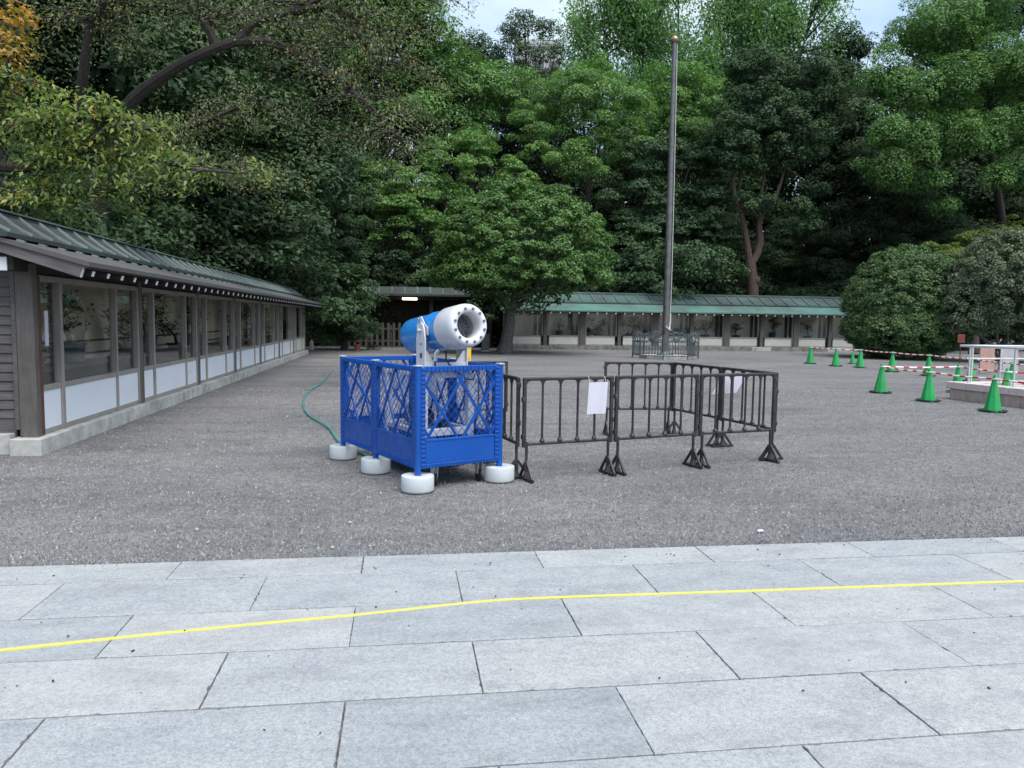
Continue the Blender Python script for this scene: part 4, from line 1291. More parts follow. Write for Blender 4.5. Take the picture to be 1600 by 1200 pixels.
def boards():
    c = gnd(1541, 583)
    o = empty('sign_board', (c.x, c.y, 0), radians(-35), 'pinkish sign board leaning on its stand behind the handrail', 'sign')
    box('panel', (.42, .03, .95), (0, 0, .5), M['pink_board'], o, (radians(-14), 0, 0))
    for s in (-1, 1):
        box('leg', (.03, .03, .98), (s * .18, .28, .47), M['dark_steel'], o, (radians(16), 0, 0))
    c = gnd(1577, 582)
    o = empty('sign_board', (c.x, c.y, 0), radians(-20), 'pale grey sign board standing right of the pinkish board', 'sign')
    box('panel', (.5, .03, .85), (0, 0, .45), M['grey_board'], o, (radians(-10), 0, 0))
    for s in (-1, 1):
        box('leg', (.03, .03, .9), (s * .22, .24, .43), M['dark_steel'], o, (radians(14), 0, 0))
    c = gnd(1499, 571)
    o = empty('stake_sign', (c.x, c.y, 0), radians(-25), 'small red brown square sign on a thin stake before the bush', 'sign')
    MB().tube([(0, 0, -.05), (0, 0, 1.0)], .018, 8).build('stake', M['red_wood'], o)
    box('plate', (.26, .03, .34), (0, -.03, 1.08), M['red_board'], o)
boards()

# ------------------------------------------------------------------ trees
def sph_dirs(n):
    i = np.arange(n) + .5
    z = 1 - 2 * i / n
    a = i * 2.399963 + RNG.random() * 6
    r = np.sqrt(np.maximum(0, 1 - z * z))
    d = np.stack([r * np.cos(a), r * np.sin(a), z], 1) + RNG.normal(size=(n, 3)) * .25
    return d / np.linalg.norm(d, axis=1, keepdims=True)

def foliage(blobs, s, leaf, dens=1.0, kf=1.5, flat=.7, up=.6, droop=0.0, zmin=-.75, inner=True, rough=.18, shell=.5, back=1.0):
    """blobs: (x, y, z, rx, ry, rz). Returns positions, normals, sizes, tints, leaf axes and clump centres."""
    P = []; N = []; S = []; T = []; C = []
    Bc = np.array([b[:3] for b in blobs]); Br = np.array([b[3:6] for b in blobs])
    for bi in range(len(blobs)):
        c, r = Bc[bi], Br[bi]
        area = 4 * pi * ((r[0] * r[1]) ** 1.6 / 3 + (r[0] * r[2]) ** 1.6 / 3 + (r[1] * r[2]) ** 1.6 / 3) ** (1 / 1.6)
        K = max(6, int(area / (pi * s * s) * kf))
        d = sph_dirs(K)
        d = d[d[:, 2] > zmin]
        if back < 1.0:
            d = d[(d[:, 1] < .25) | (RNG.random(len(d)) < back)]
        q = c + d * r * (1 + RNG.normal(size=(len(d), 1)) * rough)
        keep = np.ones(len(q), bool)
        for bj in range(len(blobs)):
            if bj != bi:
                keep &= np.sum(((q - Bc[bj]) / (Br[bj] * .8)) ** 2, axis=1) > 1
        q, d = q[keep], d[keep]
        for k in range(len(q)):
            sr = s * (.55 + .85 * RNG.random())
            n = max(5, int(dens * 13.0 * (sr / leaf) ** 2))
            e = RNG.normal(size=(n, 3)); e /= np.linalg.norm(e, axis=1, keepdims=True)
            e[:, 2] = np.where(e[:, 2] < -.65, -e[:, 2], e[:, 2])
            rad = sr * (1 - shell * RNG.random((n, 1)) ** 1.5)
            p = q[k] + e * rad * np.array([1, 1, flat])
            if droop: p[:, 2] -= droop * sr * (e[:, 0] ** 2 + e[:, 1] ** 2)
            P.append(p); N.append(e * .55 + d[k] * .35 + np.array([0, 0, up]) + RNG.normal(size=(n, 3)) * .45)
            S.append(np.full(n, leaf)); T.append(np.clip(.12 + .75 * RNG.random() * .6 + .42 * RNG.random(n), 0, 1))
            C.append(q[k])
        if inner:  # larger leaves added inside to block light, tinted from the dark end
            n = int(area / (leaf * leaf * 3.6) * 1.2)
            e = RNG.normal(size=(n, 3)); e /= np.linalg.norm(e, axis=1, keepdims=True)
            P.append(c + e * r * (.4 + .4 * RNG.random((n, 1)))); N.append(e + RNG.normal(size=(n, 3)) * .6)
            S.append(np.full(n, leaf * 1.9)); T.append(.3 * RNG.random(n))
    return np.concatenate(P), np.concatenate(N), np.concatenate(S), np.concatenate(T), np.array(C)

def limbs(m, base, blobs, r0, clump=None, top=None, seed=0, lean=(0, 0), nlimb=26):
    r = random.Random(seed)
    base = Vector(base)
    bz = [Vector(b[:3]) for b in blobs]
    topz = max(b.z for b in bz)
    cen = sum(bz, Vector()) / len(bz)
    H = (topz - base.z)
    trunk = []
    n = 9
    for i in range(n + 1):
        t = i / n
        p = base.lerp(Vector((cen.x, cen.y, topz)), t)
        w = sin(t * pi) * .25
        p += Vector((r.uniform(-.3, .3) * w + lean[0] * sin(t * pi), r.uniform(-.3, .3) * w + lean[1] * sin(t * pi), 0))
        trunk.append(p)
    m.tube(trunk, [r0 * (1.25 if i == 0 else 1) * (1 - .8 * i / n) for i in range(n + 1)], 9)
    tgts = list(bz) if nlimb else []
    if clump is not None and len(clump):
        idx = RNG.choice(len(clump), min(nlimb, len(clump)), replace=False)
        tgts += [Vector(clump[i]) for i in idx]
    for tpos in tgts:
        f = (tpos.z - base.z) / H
        i = int(max(2, min(n - 2, n * (f * .75 - .05))))
        a = trunk[i]
        mid = a.lerp(tpos, .5) + Vector((r.uniform(-.4, .4), r.uniform(-.4, .4), r.uniform(.0, .5)))
        rr = r0 * (1 - .8 * i / n) * .5
        m.tube([a, mid, tpos], [rr, rr * .6, rr * .2], 6)
    return m

def B(u, v, y, ru, rv, dep=None):
    """ellipsoid seen at photo pixel (u, v) standing at depth y"""
    p = at(u, v, y)
    k = y / 1200
    return (p.x, p.y, p.z, ru * k, (dep if dep else min(ru, rv * 1.2) * k), rv * k)

def tree(name, label, cat, base, blobs, leafmat, s, leaf, dens=1.0, r0=.25, bark='bark', group=None, aspect=.55, seed=0, trunk=True, limb_mb=None, crownname='crown', lean=(0, 0), nlimb=26, **kw):
    root = empty(name, base, 0, label, cat, group)
    P, N, S, T, C = foliage(blobs, s, leaf * .78, dens, **kw)
    off = np.array(base)
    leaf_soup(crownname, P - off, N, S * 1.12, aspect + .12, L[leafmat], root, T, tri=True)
    if trunk:
        m = limb_mb if limb_mb is not None else limbs(MB(), (0, 0, 0), [tuple(np.array(b[:3]) - off) + tuple(b[3:]) for b in blobs], r0, C - off, seed=seed, lean=lean, nlimb=nlimb)
        m.build('trunk', M[bark], root, smooth=True)
    return root
def base_at(u, y):
    p = at(u, 520, y); return (p.x, p.y, 0.0)

# clipped dome tree in the centre
tree('clipped_tree', 'broad dome shaped clipped tree with forked trunk in the middle of the rear side', 'tree', base_at(788, 36.5),
     [B(813, 405, 36.5, 130, 112, 3.6), B(760, 433, 36, 76, 42, 2.6), B(868, 430, 36, 76, 40, 2.6)], 'clipped', .36, .135, .9, kf=2.1, r0=.34, bark='bark_grey', zmin=-.32, rough=.045, flat=.6, seed=1, back=.6)
# clipped round bushes on the right
p = gnd(1415, 562)
tree('clipped_bush', 'large rounded clipped evergreen bush right of the rear gallery', 'bush', (p.x, p.y + 1.5, 0),
     [B(1413, 478, 34.5, 91, 94, 2.7), B(1413, 515, 34.2, 94, 48, 2.7)], 'round', .24, .10, .75, kf=2.4, r0=.2, zmin=-.9, rough=.015, flat=.8, back=.4)
p = at(1565, 560, 31)
m = MB()
r_ = random.Random(11)
for k in range(6):
    a = Vector((r_.uniform(-.2, .2), r_.uniform(-.2, .2), 0))
    e = Vector((r_.uniform(-1.9, 1.9), r_.uniform(-.5, .6), r_.uniform(1.3, 2.0)))
    mid = a.lerp(e, .45) + Vector((r_.uniform(-.3, .3), 0, r_.uniform(-.2, .2)))
    m.tube([a, mid, e, e + Vector((r_.uniform(-.5, .5), .5, .7))], [.07, .05, .03, .012], 6)
tree('clipped_bush', 'grey green round bush with bare lower branches at the right edge', 'bush', (p.x, p.y, 0),
     [B(1572, 445, 31, 84, 88), B(1510, 480, 31, 30, 55), B(1640, 470, 31, 60, 75)], 'grey', .26, .10, .85, kf=2.3, zmin=-.8, rough=.03, flat=.8, bark='bark_grey', limb_mb=m, back=.5)
p = at(1530, 420, 40)
tree('hedge_shrub', 'yellow green spreading shrub showing above the round bushes', 'shrub', (p.x, p.y, 0),
     [B(1470, 402, 40, 40, 22), B(1530, 392, 41, 45, 26), B(1590, 372, 42, 45, 26)], 'yellowgreen', .4, .13, .9, flat=.45, back=.5)
# dark conical shrub in the rear left corner
tree('conical_shrub', 'dark conical evergreen shrub at the end of the left gallery', 'shrub', base_at(538, 39.5),
     [B(540, 500, 39.5, 44, 45), B(542, 430, 39.5, 40, 55), B(535, 360, 39.5, 30, 55), B(530, 320, 39.6, 18, 40)], 'fir', .4, .12, .8, r0=.16, flat=.6, back=.5)
# maples behind the passage roof
tree('maple_tree', 'light green maple with layered sprays above the passage roof', 'tree', base_at(585, 47),
     [B(560, 290, 47, 42, 24), B(625, 275, 47, 50, 22), B(600, 330, 46, 60, 22), B(668, 300, 47, 55, 20), B(610, 375, 46, 40, 16), B(560, 345, 46, 36, 20), B(700, 262, 47.5, 40, 22), B(655, 345, 46, 40, 18)],
     'maple', .8, .17, .75, flat=.35, droop=.3, r0=.2, inner=False, zmin=-.5, back=.6)
tree('maple_tree', 'maple with drooping pale sprays right behind the clipped dome tree', 'tree', base_at(745, 49),
     [B(745, 225, 49, 34, 18), B(770, 258, 49, 50, 18), B(800, 285, 48, 42, 16), B(720, 290, 48, 44, 18), B(700, 230, 50, 30, 16)],
     'maple', .8, .17, .75, flat=.35, droop=.35, r0=.2, inner=False, zmin=-.5, back=.6)
# rounded tree behind
tree('broadleaf_tree', 'rounded mid green tree left of the sky gap', 'tree', base_at(715, 55),
     [B(690, 140, 55, 48, 46), B(740, 165, 55, 52, 48), B(690, 205, 54, 52, 40), B(770, 150, 56, 38, 36), B(650, 170, 55, 40, 50)], 'camphor', 1.0, .20, .8, r0=.35, back=.6)
tree('broadleaf_tree', 'tall bright green tree whose right edge meets the sky gap', 'tree', base_at(600, 52),
     [B(640, 60, 52, 50, 70), B(600, 20, 52, 60, 60), B(560, 110, 52, 50, 60), B(648, 130, 52, 42, 50), B(520, 40, 53, 60, 70), B(600, 180, 52, 60, 50)], 'camphor', 1.0, .21, .75, r0=.4, back=.6)
tree('broadleaf_tree', 'small dark tree top at the left foot of the sky gap', 'tree', base_at(738, 75),
     [B(738, 90, 75, 34, 32), B(720, 130, 75, 36, 30), B(760, 130, 75, 30, 30)], 'fir', 1.1, .26, .6, r0=.3, back=.6)
tree('broadleaf_tree', 'loose dark tree top standing against the sky gap', 'tree', base_at(825, 72),
     [B(825, 50, 72, 32, 30), B(850, 90, 72, 34, 30), B(800, 95, 72, 30, 30), B(830, 140, 72, 46, 30), B(795, 65, 72, 14, 16)], 'fir', 1.0, .24, .5, r0=.3, back=.6, inner=False)
# open tree with visible boughs in the middle
tree('broadleaf_tree', 'open yellowish green tree with visible boughs left of the flagpole', 'tree', base_at(930, 50),
     [B(905, 140, 50, 52, 30), B(850, 185, 50, 46, 26), B(960, 160, 50, 44, 30), B(910, 200, 50, 40, 24), B(985, 230, 50, 34, 36), B(870, 245, 49, 52, 22), B(935, 118, 50, 24, 24), B(915, 265, 49, 22, 16), B(820, 210, 50, 26, 20)],
     'maple', .8, .16, .75, flat=.55, r0=.2, inner=False, back=.6, nlimb=10)
# tall airy tree
def airy_tree():
    base = base_at(1080, 62)
    bo = Vector(base)
    root = empty('airy_tree', base, 0, 'very tall airy tree with upright branches above the flagpole top', 'tree')
    m = MB(); P = []; N = []; T = []; TD = []
    r = random.Random(21)
    forks = []
    for x0 in (-6.2, -4.0, -1.5, 1.2, 3.8, 6.4):
        t0 = Vector((0, 0, 0)); t1 = Vector((x0 * .5, r.uniform(-1, 1), 9)); t2 = Vector((x0 * 1.1, r.uniform(-1.5, 1.5), 18)); t3 = Vector((x0 * 1.35, r.uniform(-2, 2), 29 - abs(x0) * .3))
        m.tube([t0, t1, t2, t3], [.3, .24, .15, .05], 8)
        forks.append((t1, t2, t3))
    for t1, t2, t3 in forks:
        for k in range(36):
            t = r.random()
            a = t1.lerp(t2, t * 2) if t < .5 else t2.lerp(t3, t * 2 - 1)
            ang = r.uniform(0, 2 * pi); out = r.uniform(2.2, 5.2) * (1.1 - .5 * t)
            up = r.uniform(1.5, 5)
            e = a + Vector((cos(ang) * out, sin(ang) * out * .8, up))
            mid = a.lerp(e, .5) + Vector((cos(ang) * .5, sin(ang) * .5, -.3))
            m.tube([a, mid, e], [.09, .06, .02], 5)
            for q in range(9):
                tt = .3 + .75 * r.random()
                c = (a.lerp(mid, tt * 2) if tt < .5 else mid.lerp(e, tt * 2 - 1))
                c = c + Vector((r.gauss(0, .6), r.gauss(0, .6), r.gauss(0, .5)))
                n = 78
                p = RNG.normal(size=(n, 3)) * np.array([.45, .45, .85]) + np.array(c)
                P.append(p); N.append(RNG.normal(size=(n, 3)) + np.array([0, -.3, .3]))
                TD.append(RNG.normal(size=(n, 3)) * .6 + np.array([0, 0, -1.0]))
                T.append(np.clip(.5 * r.random() + .5 * RNG.random(n), 0, 1))
    leaf_soup('crown', np.concatenate(P), np.concatenate(N), .25, .6, L['airy'], root, np.concatenate(T), np.concatenate(TD), tri=True)
    m.build('trunk', M['bark'], root, smooth=True)
airy_tree()
# layered dark tree left of the sculpted one
tree('layered_tree', 'dark layered evergreen tree behind the flagpole', 'tree', base_at(1060, 48),
     [B(1060, 250, 48, 70, 26), B(1000, 300, 47, 44, 24), B(1100, 310, 47, 50, 24), B(1040, 350, 47, 76, 26), B(1110, 370, 47, 40, 24), B(990, 390, 47, 50, 26), B(1070, 410, 46.5, 60, 26), B(1010, 240, 48, 46, 30), B(1020, 440, 46.5, 80, 22)],
     'fir', .7, .18, .8, flat=.4, droop=.25, r0=.3, back=.6)
tree('broadleaf_tree', 'small yellow green tree crown beside the upper flagpole', 'tree', base_at(1075, 52),
     [B(1060, 140, 52, 28, 26), B(1100, 165, 52, 32, 28), B(1050, 190, 52, 40, 26), B(1085, 215, 51, 50, 28)], 'maple', .8, .18, .75, r0=.2, back=.6)
# tree with reddish sculpted trunk
def red_trunk():
    y = 46
    base = base_at(1176, y); bo = Vector(base)
    m = MB()
    def q(u, v, dy=0): return at(u, v, y + dy) - bo
    m.tube([(0, 0, 0), q(1176, 450), q(1173, 420), q(1172, 405)], [.42, .36, .34, .3], 10)
    m.tube([q(1172, 412), q(1168, 385), q(1163, 355), q(1158, 330)], [.22, .2, .17, .15], 8)
    m.tube([q(1174, 412), q(1184, 395), q(1188, 375), q(1186, 350), q(1190, 335)], [.25, .24, .22, .18, .16], 8)
    m.tube([q(1158, 332), q(1148, 310), q(1146, 285), q(1152, 260)], [.13, .11, .1, .07], 7)
    m.tube([q(1160, 330), q(1155, 300, .5), q(1157, 270, .5), q(1150, 230, .5)], [.1, .09, .08, .05], 7)
    m.tube([q(1188, 340), q(1200, 320), q(1212, 310), q(1220, 285), q(1228, 255), q(1240, 220)], [.15, .12, .1, .09, .07, .05], 7)
    m.tube([q(1188, 340), q(1190, 300, .5), q(1196, 260, .5), q(1196, 200, .5), q(1200, 150, .5)], [.13, .11, .1, .08, .05], 7)
    m.tube([q(1212, 312), q(1235, 322, -.5), q(1255, 335, -.5)], [.05, .04, .02], 5)
    m.tube([q(1226, 262), q(1245, 272, -.3), q(1262, 290, -.4)], [.05, .04, .02], 5)
    m.lathe([(0, -.25), (.2, -.18), (.26, 0), (.2, .18), (0, .25)], 8, Matrix.Translation(q(1182, 437, -.15)))
    bl = [B(1185, 180, y, 62, 40), B(1235, 215, y, 58, 40), B(1140, 225, y, 40, 36), B(1190, 250, y, 50, 22), B(1275, 170, y + 1, 40, 42), B(1250, 130, y + 1, 60, 40), B(1185, 318, y - .8, 27, 14),
          B(1268, 300, y - .5, 24, 14), B(1250, 325, y - .8, 26, 14), B(1262, 352, y - .8, 12, 14), B(1150, 252, y, 26, 18), B(1180, 120, y + 1, 50, 36)]
    tree('red_trunk_tree', 'tall tree with reddish forked trunk rising behind the green roof', 'tree', base, bl, 'fir', .55, .17, .8, bark='bark_red', limb_mb=m, back=.6, inner=True)
red_trunk()
# big bright tree on the right
tree('camphor_tree', 'huge bright green camphor tree filling the upper right corner', 'tree', base_at(1600, 52),
     [B(1450, 60, 43, 62, 46), B(1530, 20, 43, 70, 50), B(1385, 130, 43, 42, 36), B(1470, 150, 42, 70, 44), B(1570, 110, 42, 60, 50), B(1395, 210, 42, 50, 36), B(1480, 230, 41.5, 56, 34), B(1570, 210, 41.5, 60, 44), B(1370, 275, 42, 34, 26), B(1440, 285, 42, 40, 24), B(1580, 280, 41.5, 50, 30), B(1640, 160, 42, 60, 120), B(1650, 30, 43, 60, 60), B(1470, 325, 42, 34, 12)],
     'camphor', .80, .14, .72, kf=1.25, r0=.4, flat=.85, shell=.35, zmin=-.45, rough=.14, back=.4, nlimb=0)
tree('conifer_tree', 'dark narrow tree between the airy tree and the bright camphor', 'tree', base_at(1318, 60),
     [B(1318, 95, 60, 26, 46), B(1325, 160, 60, 36, 50), B(1300, 220, 59, 40, 50), B(1345, 75, 60, 18, 26)], 'fir', .9, .22, .7, r0=.3, back=.6)

# ------------------------------------------------------------------ cherry trees over the left gallery
def spray_tree(name, label, base, limbs_px, twig_src, leafmat, n_twigs, leaf, seed, tw_len=(1., 2.2), droop=.8, dens=1.0, bark='bark', spread=.12, updir=.2):
    """limbs given as [(u, v, y, radius), ...]; twigs with hanging leaves grow from the listed limbs"""
    bo = Vector(base)
    root = empty(name, base, 0, label, 'tree')
    m = MB(); r = random.Random(seed)
    paths = []
    for lp in limbs_px:
        P_ = [(at(u, v, y) - bo) if v is not None else Vector((0, 0, 0)) for u, v, y, rd in lp]
        Q = []; R_ = []
        for i in range(len(P_) - 1):
            p0, p1, p2, p3 = P_[max(i - 1, 0)], P_[i], P_[i + 1], P_[min(i + 2, len(P_) - 1)]
            for k in range(4):
                t = k / 4
                Q.append(.5 * (2 * p1 + (p2 - p0) * t + (2 * p0 - 5 * p1 + 4 * p2 - p3) * t * t + (3 * p1 - p0 - 3 * p2 + p3) * t ** 3))
                R_.append(lp[i][3] * (1 - t) + lp[i + 1][3] * t)
        Q.append(P_[-1]); R_.append(lp[-1][3])
        m.tube(Q, R_, 8)
        paths.append(Q)
    PP = []; NN = []; TT = []; TD = []
    for k in range(n_twigs):
        i, lo, hi = r.choice(twig_src)
        Q = paths[i]
        t = lo + (hi - lo) * r.random()
        a = Q[int(t * (len(Q) - 1))]
        ang = r.uniform(0, 2 * pi)
        ln = r.uniform(*tw_len)
        d = Vector((cos(ang), sin(ang), r.uniform(-.3, .5) + updir)).normalized()
        pts = [a]
        for s_ in range(5):
            d = (d + Vector((r.gauss(0, .18), r.gauss(0, .18), -droop * .22))).normalized()
            pts.append(pts[-1] + d * ln / 5)
        m.tube(pts, [.022, .018, .014, .010, .007, .004], 4)
        n = int(34 * ln * dens)
        tt = RNG.random(n) ** .7 * 4.999
        ii = tt.astype(int); fr = (tt - ii)[:, None]
        pa = np.array(pts)
        p = pa[ii] * (1 - fr) + pa[ii + 1] * fr + RNG.normal(size=(n, 3)) * spread
        PP.append(p)
        TD.append(RNG.normal(size=(n, 3)) * .45 + np.array(d) * .4 + np.array([0, 0, -droop]))
        NN.append(RNG.normal(size=(n, 3)) * .5 + np.array([0, -.35, .7]))
        TT.append(np.clip(.25 * r.random() + .75 * RNG.random(n), 0, 1))
    leaf_soup('crown', np.concatenate(PP), np.concatenate(NN), leaf, .42, L[leafmat], root, np.concatenate(TT), np.concatenate(TD))
    m.build('trunk', M[bark], root, smooth=True)
    return root
b0 = base_at(150, 20.5)
spray_tree('cherry_tree', 'cherry tree with long arching dark boughs over the upper left', b0,
           [[(150, None, 0, .30), (150, 340, 20.5, .25), (155, 260, 20.5, .2), (195, 170, 20, .15), (265, 112, 19.5, .125), (330, 78, 19, .11), (372, 62, 19, .10), (400, 35, 19, .085), (470, 15, 19, .09), (535, 18, 19, .07), (600, 60, 19, .04)],
            [(365, 66, 19, .11), (430, 68, 19, .10), (500, 105, 18.6, .085), (560, 152, 18.3, .07), (605, 195, 18, .05), (640, 235, 18, .025)],
            [(338, 72, 19, .10), (325, 45, 19, .09), (298, 10, 19, .08), (280, -40, 19, .06)],
            [(155, 260, 20.5, .16), (128, 170, 20, .13), (133, 95, 19.5, .11), (142, 40, 19.3, .09), (165, 0, 19, .08), (200, -60, 19, .05)],
            [(470, 15, 19, .07), (540, -20, 19, .05), (620, -30, 19, .04), (690, 10, 19, .02)],
            [(535, 18, 19, .05), (570, 70, 18.6, .04), (600, 120, 18.4, .02)]],
           [(0, .72, 1), (1, .25, 1), (1, .5, 1), (4, .1, 1), (5, .2, 1), (2, .4, 1), (3, .6, 1)], 'olive', 230, .08, 31, (1.0, 2.5), .85, 1.15, spread=.14)
b1 = base_at(-60, 14.5)
spray_tree('cherry_tree', 'yellowing cherry tree with drooping leaves at the left edge above the gallery roof', b1,
           [[(-60, None, 0, .2), (-60, 330, 14.5, .17), (-40, 250, 14.5, .14), (20, 200, 14.3, .1), (90, 190, 14, .07), (170, 185, 13.8, .05), (250, 205, 13.6, .03)],
            [(-40, 250, 14.5, .12), (30, 262, 14.2, .09), (120, 250, 14, .07), (210, 240, 13.8, .045), (290, 262, 13.7, .03), (390, 272, 13.7, .012)],
            [(-40, 260, 14.5, .1), (40, 300, 14.2, .07), (130, 300, 14, .05), (220, 300, 13.8, .03)],
            [(-40, 250, 14.5, .12), (-10, 150, 14.3, .08), (15, 110, 14.2, .05)],
            [(120, 250, 14, .06), (160, 190, 13.8, .05), (150, 150, 13.6, .02)]],
           [(0, .5, 1), (1, .3, 1), (1, .3, .8), (2, .35, 1), (3, .4, 1), (4, .2, 1), (0, .4, .8)], 'cherry', 175, .105, 33, (.5, 1.1), .75, 1.7, spread=.09, updir=.12)
tree('sunlit_orange_tree', 'foliage in autumn orange with warm sunlight painted in at the top left corner', 'tree', base_at(-40, 17),
     [B(5, 25, 17, 30, 40), B(-40, 80, 17, 45, 60), B(12, 90, 17, 24, 30)], 'orange', .36, .12, .4, r0=.12, inner=False, droop=.3)  # warm sun on these leaves is put into their orange palette
p = base_at(168, 24)
spray_tree('cherry_tree', 'brownish sparse cherry hanging before the dark wood behind the gallery', p,
           [[(168, None, 0, .2), (166, 330, 24, .17), (180, 270, 24, .14), (250, 215, 24, .09), (330, 185, 23.5, .06), (420, 150, 23.5, .03)],
            [(180, 270, 24, .1), (280, 255, 23.5, .07), (380, 262, 23.5, .05), (450, 270, 23.3, .03)], [(180, 270, 24, .1), (240, 240, 23.5, .06), (230, 180, 23.5, .03)]],
           [(0, .6, 1), (1, .2, 1), (2, .2, 1)], 'olive', 120, .10, 35, (.8, 2.0), .8, 1.4, spread=.15)

# ------------------------------------------------------------------ dark wood behind everything
def wood_behind():
    protos = []
    for k in range(5):
        r = random.Random(60 + k)
        bl = []
        H_ = 17 + 1.5 * k
        for i in range(11):
            a = r.uniform(0, 2 * pi); rr = r.uniform(.5, 3.2)
            z = 2.5 + (H_ - 4) * (i / 10)
            sz = r.uniform(1.9, 3.0) * (1.1 - .35 * i / 10)
            bl.append((rr * cos(a), rr * sin(a), z, sz, sz, sz * .8))
        P, N, S, T, C = foliage(bl, .95, .17, .5, flat=.6)
        root = empty('forest_tree', (0, 0, -500))
        leaf_soup('crown', P, N, S, .65, L['dark' if k % 3 else 'fir'], root, T, tri=True)
        limbs(MB(), (0, 0, 0), bl, .3, C, seed=k).build('trunk', M['bark'], root, smooth=True)
        protos.append(root)
    spots = []
    # left wood behind the gallery, rear wood, right wood: (photo x, depth, scale)
    for row in ((-120, 26, .8, 'dark evergreen at the left picture edge behind the yellowing cherry'), (20, 27, .85, 'dark evergreen left of the reddish upright cherry bough'),
                (110, 30, .95, 'dark evergreen behind the reddish upright cherry bough'), (215, 31, 1.0, 'broad dark evergreen under the arching cherry bough'),
                (300, 33, 1.0, 'dark evergreen rising over the middle of the left gallery roof'), (385, 35, 1.05, 'dense dark evergreen over the far half of the left gallery roof'),
                (455, 48, 1.15, 'dark evergreen behind the conical shrub at the gallery end'), (430, 50, 1.3, 'dark tree in the shade under the light green maple'),
                (495, 52, 1.1, 'dark tree top left of the tall bright green tree'), (500, 60, 1.5, 'far dark tree seen through the light green maple'),
                (565, 58, .95, 'dark tree behind the crown of the light green maple'), (640, 60, .8, 'dark tree between the two maples'), (690, 64, .8, 'far dark tree below the rounded mid green tree'),
                (765, 62, .9, 'dark tree under the loose tree top at the sky gap'), (835, 60, .88, 'dark tree hiding the foot of the pale office block'), (885, 62, 1.12, 'dark tree behind the open yellowish tree'),
                (950, 60, 1.0, 'dark tree just left of the flagpole'), (1030, 66, 1.0, 'far dark tree behind the layered evergreen'), (1120, 64, 1.0, 'far dark tree left of the reddish trunk'),
                (1200, 60, 1.0, 'dark tree seen between the forks of the reddish trunk'), (1262, 57, 1.05, 'far dark tree right of the reddish trunk crown'), (1330, 54, .85, 'dark tree below the dark narrow tree'),
                (1385, 52, 1.0, 'tall dark tree along the left edge of the bright camphor'), (1450, 54, 1.2, 'tall dark tree inside the gaps of the bright camphor'), (1530, 56, 1.3, 'far dark tree behind the right half of the camphor'),
                (1610, 54, 1.3, 'dark tree at the right edge behind the camphor'), (1690, 52, 1.3, 'dark tree top in the upper right picture corner'), (930, 54, .5, 'low dark tree above the right shoulder of the clipped dome'),
                (1000, 55, .55, 'low dark tree behind the lower flagpole'), (1120, 54, .55, 'low dark tree left of the reddish trunk foot'), (1240, 53, .6, 'low dark tree right of the reddish trunk foot'),
                (1300, 50, .55, 'low dark tree above the right end of the green roof'), (780, 54, .45, 'low dark tree behind the top of the clipped dome'), (640, 52, .42, 'low dark tree above the lit lamp'),
                (1360, 48, .6, 'shaded dark tree above the round clipped bush'), (1440, 48, .62, 'shaded dark tree below the middle of the camphor'), (1530, 50, .62, 'shaded dark tree above the yellow green shrub'), (1640, 48, .7, 'shaded dark tree above the grey green bush')):
        spots.append(row)
    r = random.Random(77)
    for i, (u, y, s, lab) in enumerate(spots):
        pr = protos[i % 5]
        o = pr if i < 5 else copy_tree(pr)
        b = base_at(u, y)
        o.location = b
        o.rotation_euler = (0, 0, r.uniform(0, 6.28))
        o.scale = (s * r.uniform(1.0, 1.25), s * r.uniform(1.0, 1.2), s)
        g = 'dark trees behind the left gallery' if u < 520 else 'dark trees behind the rear gallery' if u < 1300 else 'dark trees behind the camphor'
        tag(o, lab, 'tree', g)
    # undergrowth shrubs right behind the roofs
    protos = []
    for k in range(3):
        rr = random.Random(90 + k)
        bl = [(rr.uniform(-1.3, 1.3), rr.uniform(-.7, .7), .9 + 2.6 * i / 6, rr.uniform(.9, 1.4), rr.uniform(.8, 1.2), rr.uniform(.6, .9)) for i in range(7)]
        P, N, S, T, C = foliage(bl, .5, .125, .6, flat=.5)
        root = empty('undergrowth_shrub', (0, 0, -500))
        leaf_soup('crown', P, N, S, .65, L['fir' if k else 'dark'], root, T, tri=True)
        limbs(MB(), (0, 0, 0), bl, .09, C, seed=k).build('stems', M['bark'], root, smooth=True)
        protos.append(root)
    sp = []
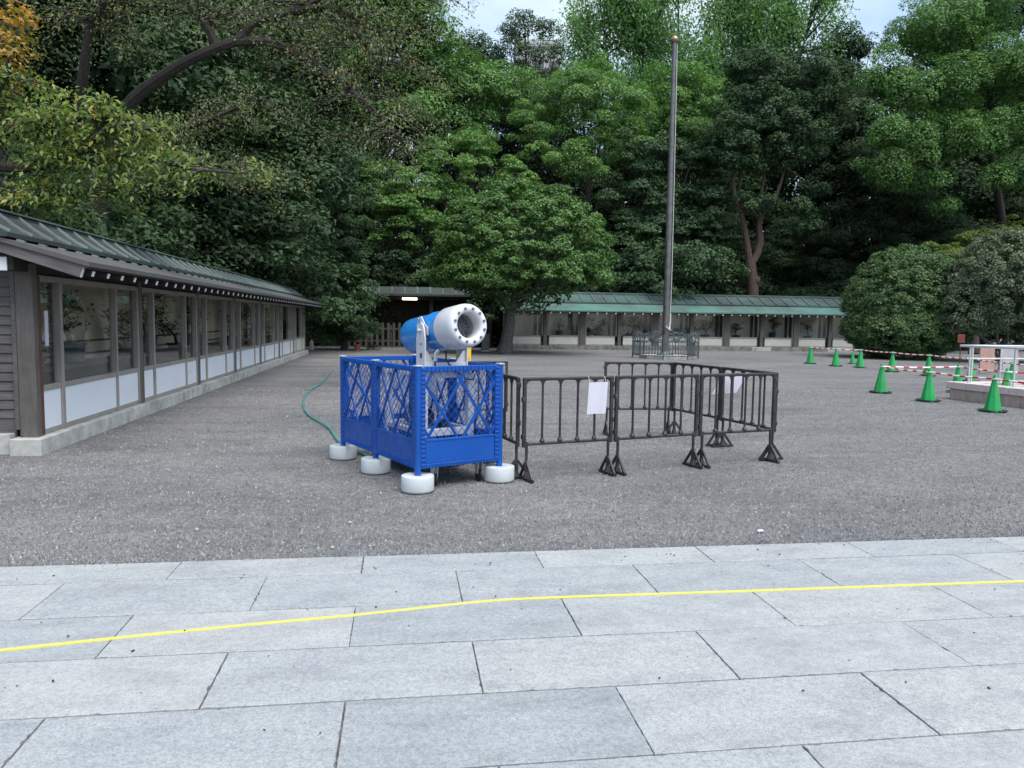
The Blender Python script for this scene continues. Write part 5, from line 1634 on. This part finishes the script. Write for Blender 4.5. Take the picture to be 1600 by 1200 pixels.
    for u, lab in ((950, 'dark shrub behind the roof where the clipped dome ends'), (1012, 'tall dark shrub left of the flagpole above the green roof'), (1074, 'tall dark shrub right of the flagpole above the green roof'),
                   (1136, 'dark shrub left of the reddish trunk above the roof ridge'), (1198, 'low dark shrub right of the reddish trunk'), (1260, 'low dark shrub behind the right part of the green roof'),
                   (1322, 'dark shrub where the green roof meets the round bush'), (1384, 'dark shrub peeping over the round clipped bush'), (1446, 'dark shrub in the gap between the two round bushes'),
                   (1508, 'dark shrub behind the bare branches of the grey green bush'), (1570, 'dark shrub behind the pale sign board')):
        sp.append((u, (46.5 if abs(u - 1176) > 70 else 49.0) + 1.3 * math.sin(u * .7), 1.2 + .3 * math.sin(u * 1.3), lab))
    for u, lab in ((516, 'dark shrub beside the conical shrub behind the passage roof'), (582, 'dark shrub above the passage roof left of the lamp'), (648, 'dark shrub above the passage roof over the lamp'),
                   (714, 'dark shrub at the left rim of the clipped dome'), (780, 'dark shrub under the clipped dome behind its trunk'), (846, 'dark shrub right of the clipped tree trunk')):
        sp.append((u, 47.5 + math.sin(u), 1.25 + .3 * math.sin(u * 1.1), lab))
    for u, lab in ((-40, 'dark shrub over the near end of the left roof beside the cherry trunk'), (22, 'dark shrub at the left edge under the yellowing cherry'), (84, 'dark shrub over the second bay of the left roof'),
                   (146, 'large dark shrub over the third bay of the left roof'), (208, 'dark shrub over the fourth bay of the left roof'), (270, 'dark shrub over the fifth bay of the left roof')):
        sp.append((u, 16 + (u + 40) * .048, 1.1 + .2 * math.sin(u), lab))
    for i, (u, y, s, lab) in enumerate(sp):
        pr = protos[i % 3]
        o = pr if i < 3 else copy_tree(pr)
        b = base_at(u, y)
        left = i >= len(sp) - 6
        o.location = (min(b[0], -7.9), b[1], 0) if left else b
        o.rotation_euler = (0, 0, r.uniform(0, 6.28))
        o.scale = (s * 1.15, s, s)
        tag(o, lab, 'shrub', 'undergrowth behind the left roof' if left else 'undergrowth behind the rear roofs')
wood_behind()

# ------------------------------------------------------------------ far building glimpsed between the trees
def far_building():
    p = at(840, 130, 95)
    root = empty('far_building', (p.x, p.y, 0), radians(-8), 'pale office block glimpsed between tree tops below the sky gap', 'building')
    box('wall', (5.6, 6, 33.6), (0, 0, 16.8), M['far_wall'], root)
    box('parapet', (5.9, 6.3, .8), (0, 0, 34.0), M['far_wall'], root)
    for i in range(3):
        for k in range(9):
            w = box('window', (1.2, .1, 2.0), (-1.8 + 1.8 * i, -3.02, 4.6 + 3.3 * k), M['grey_metal'], root)
far_building()
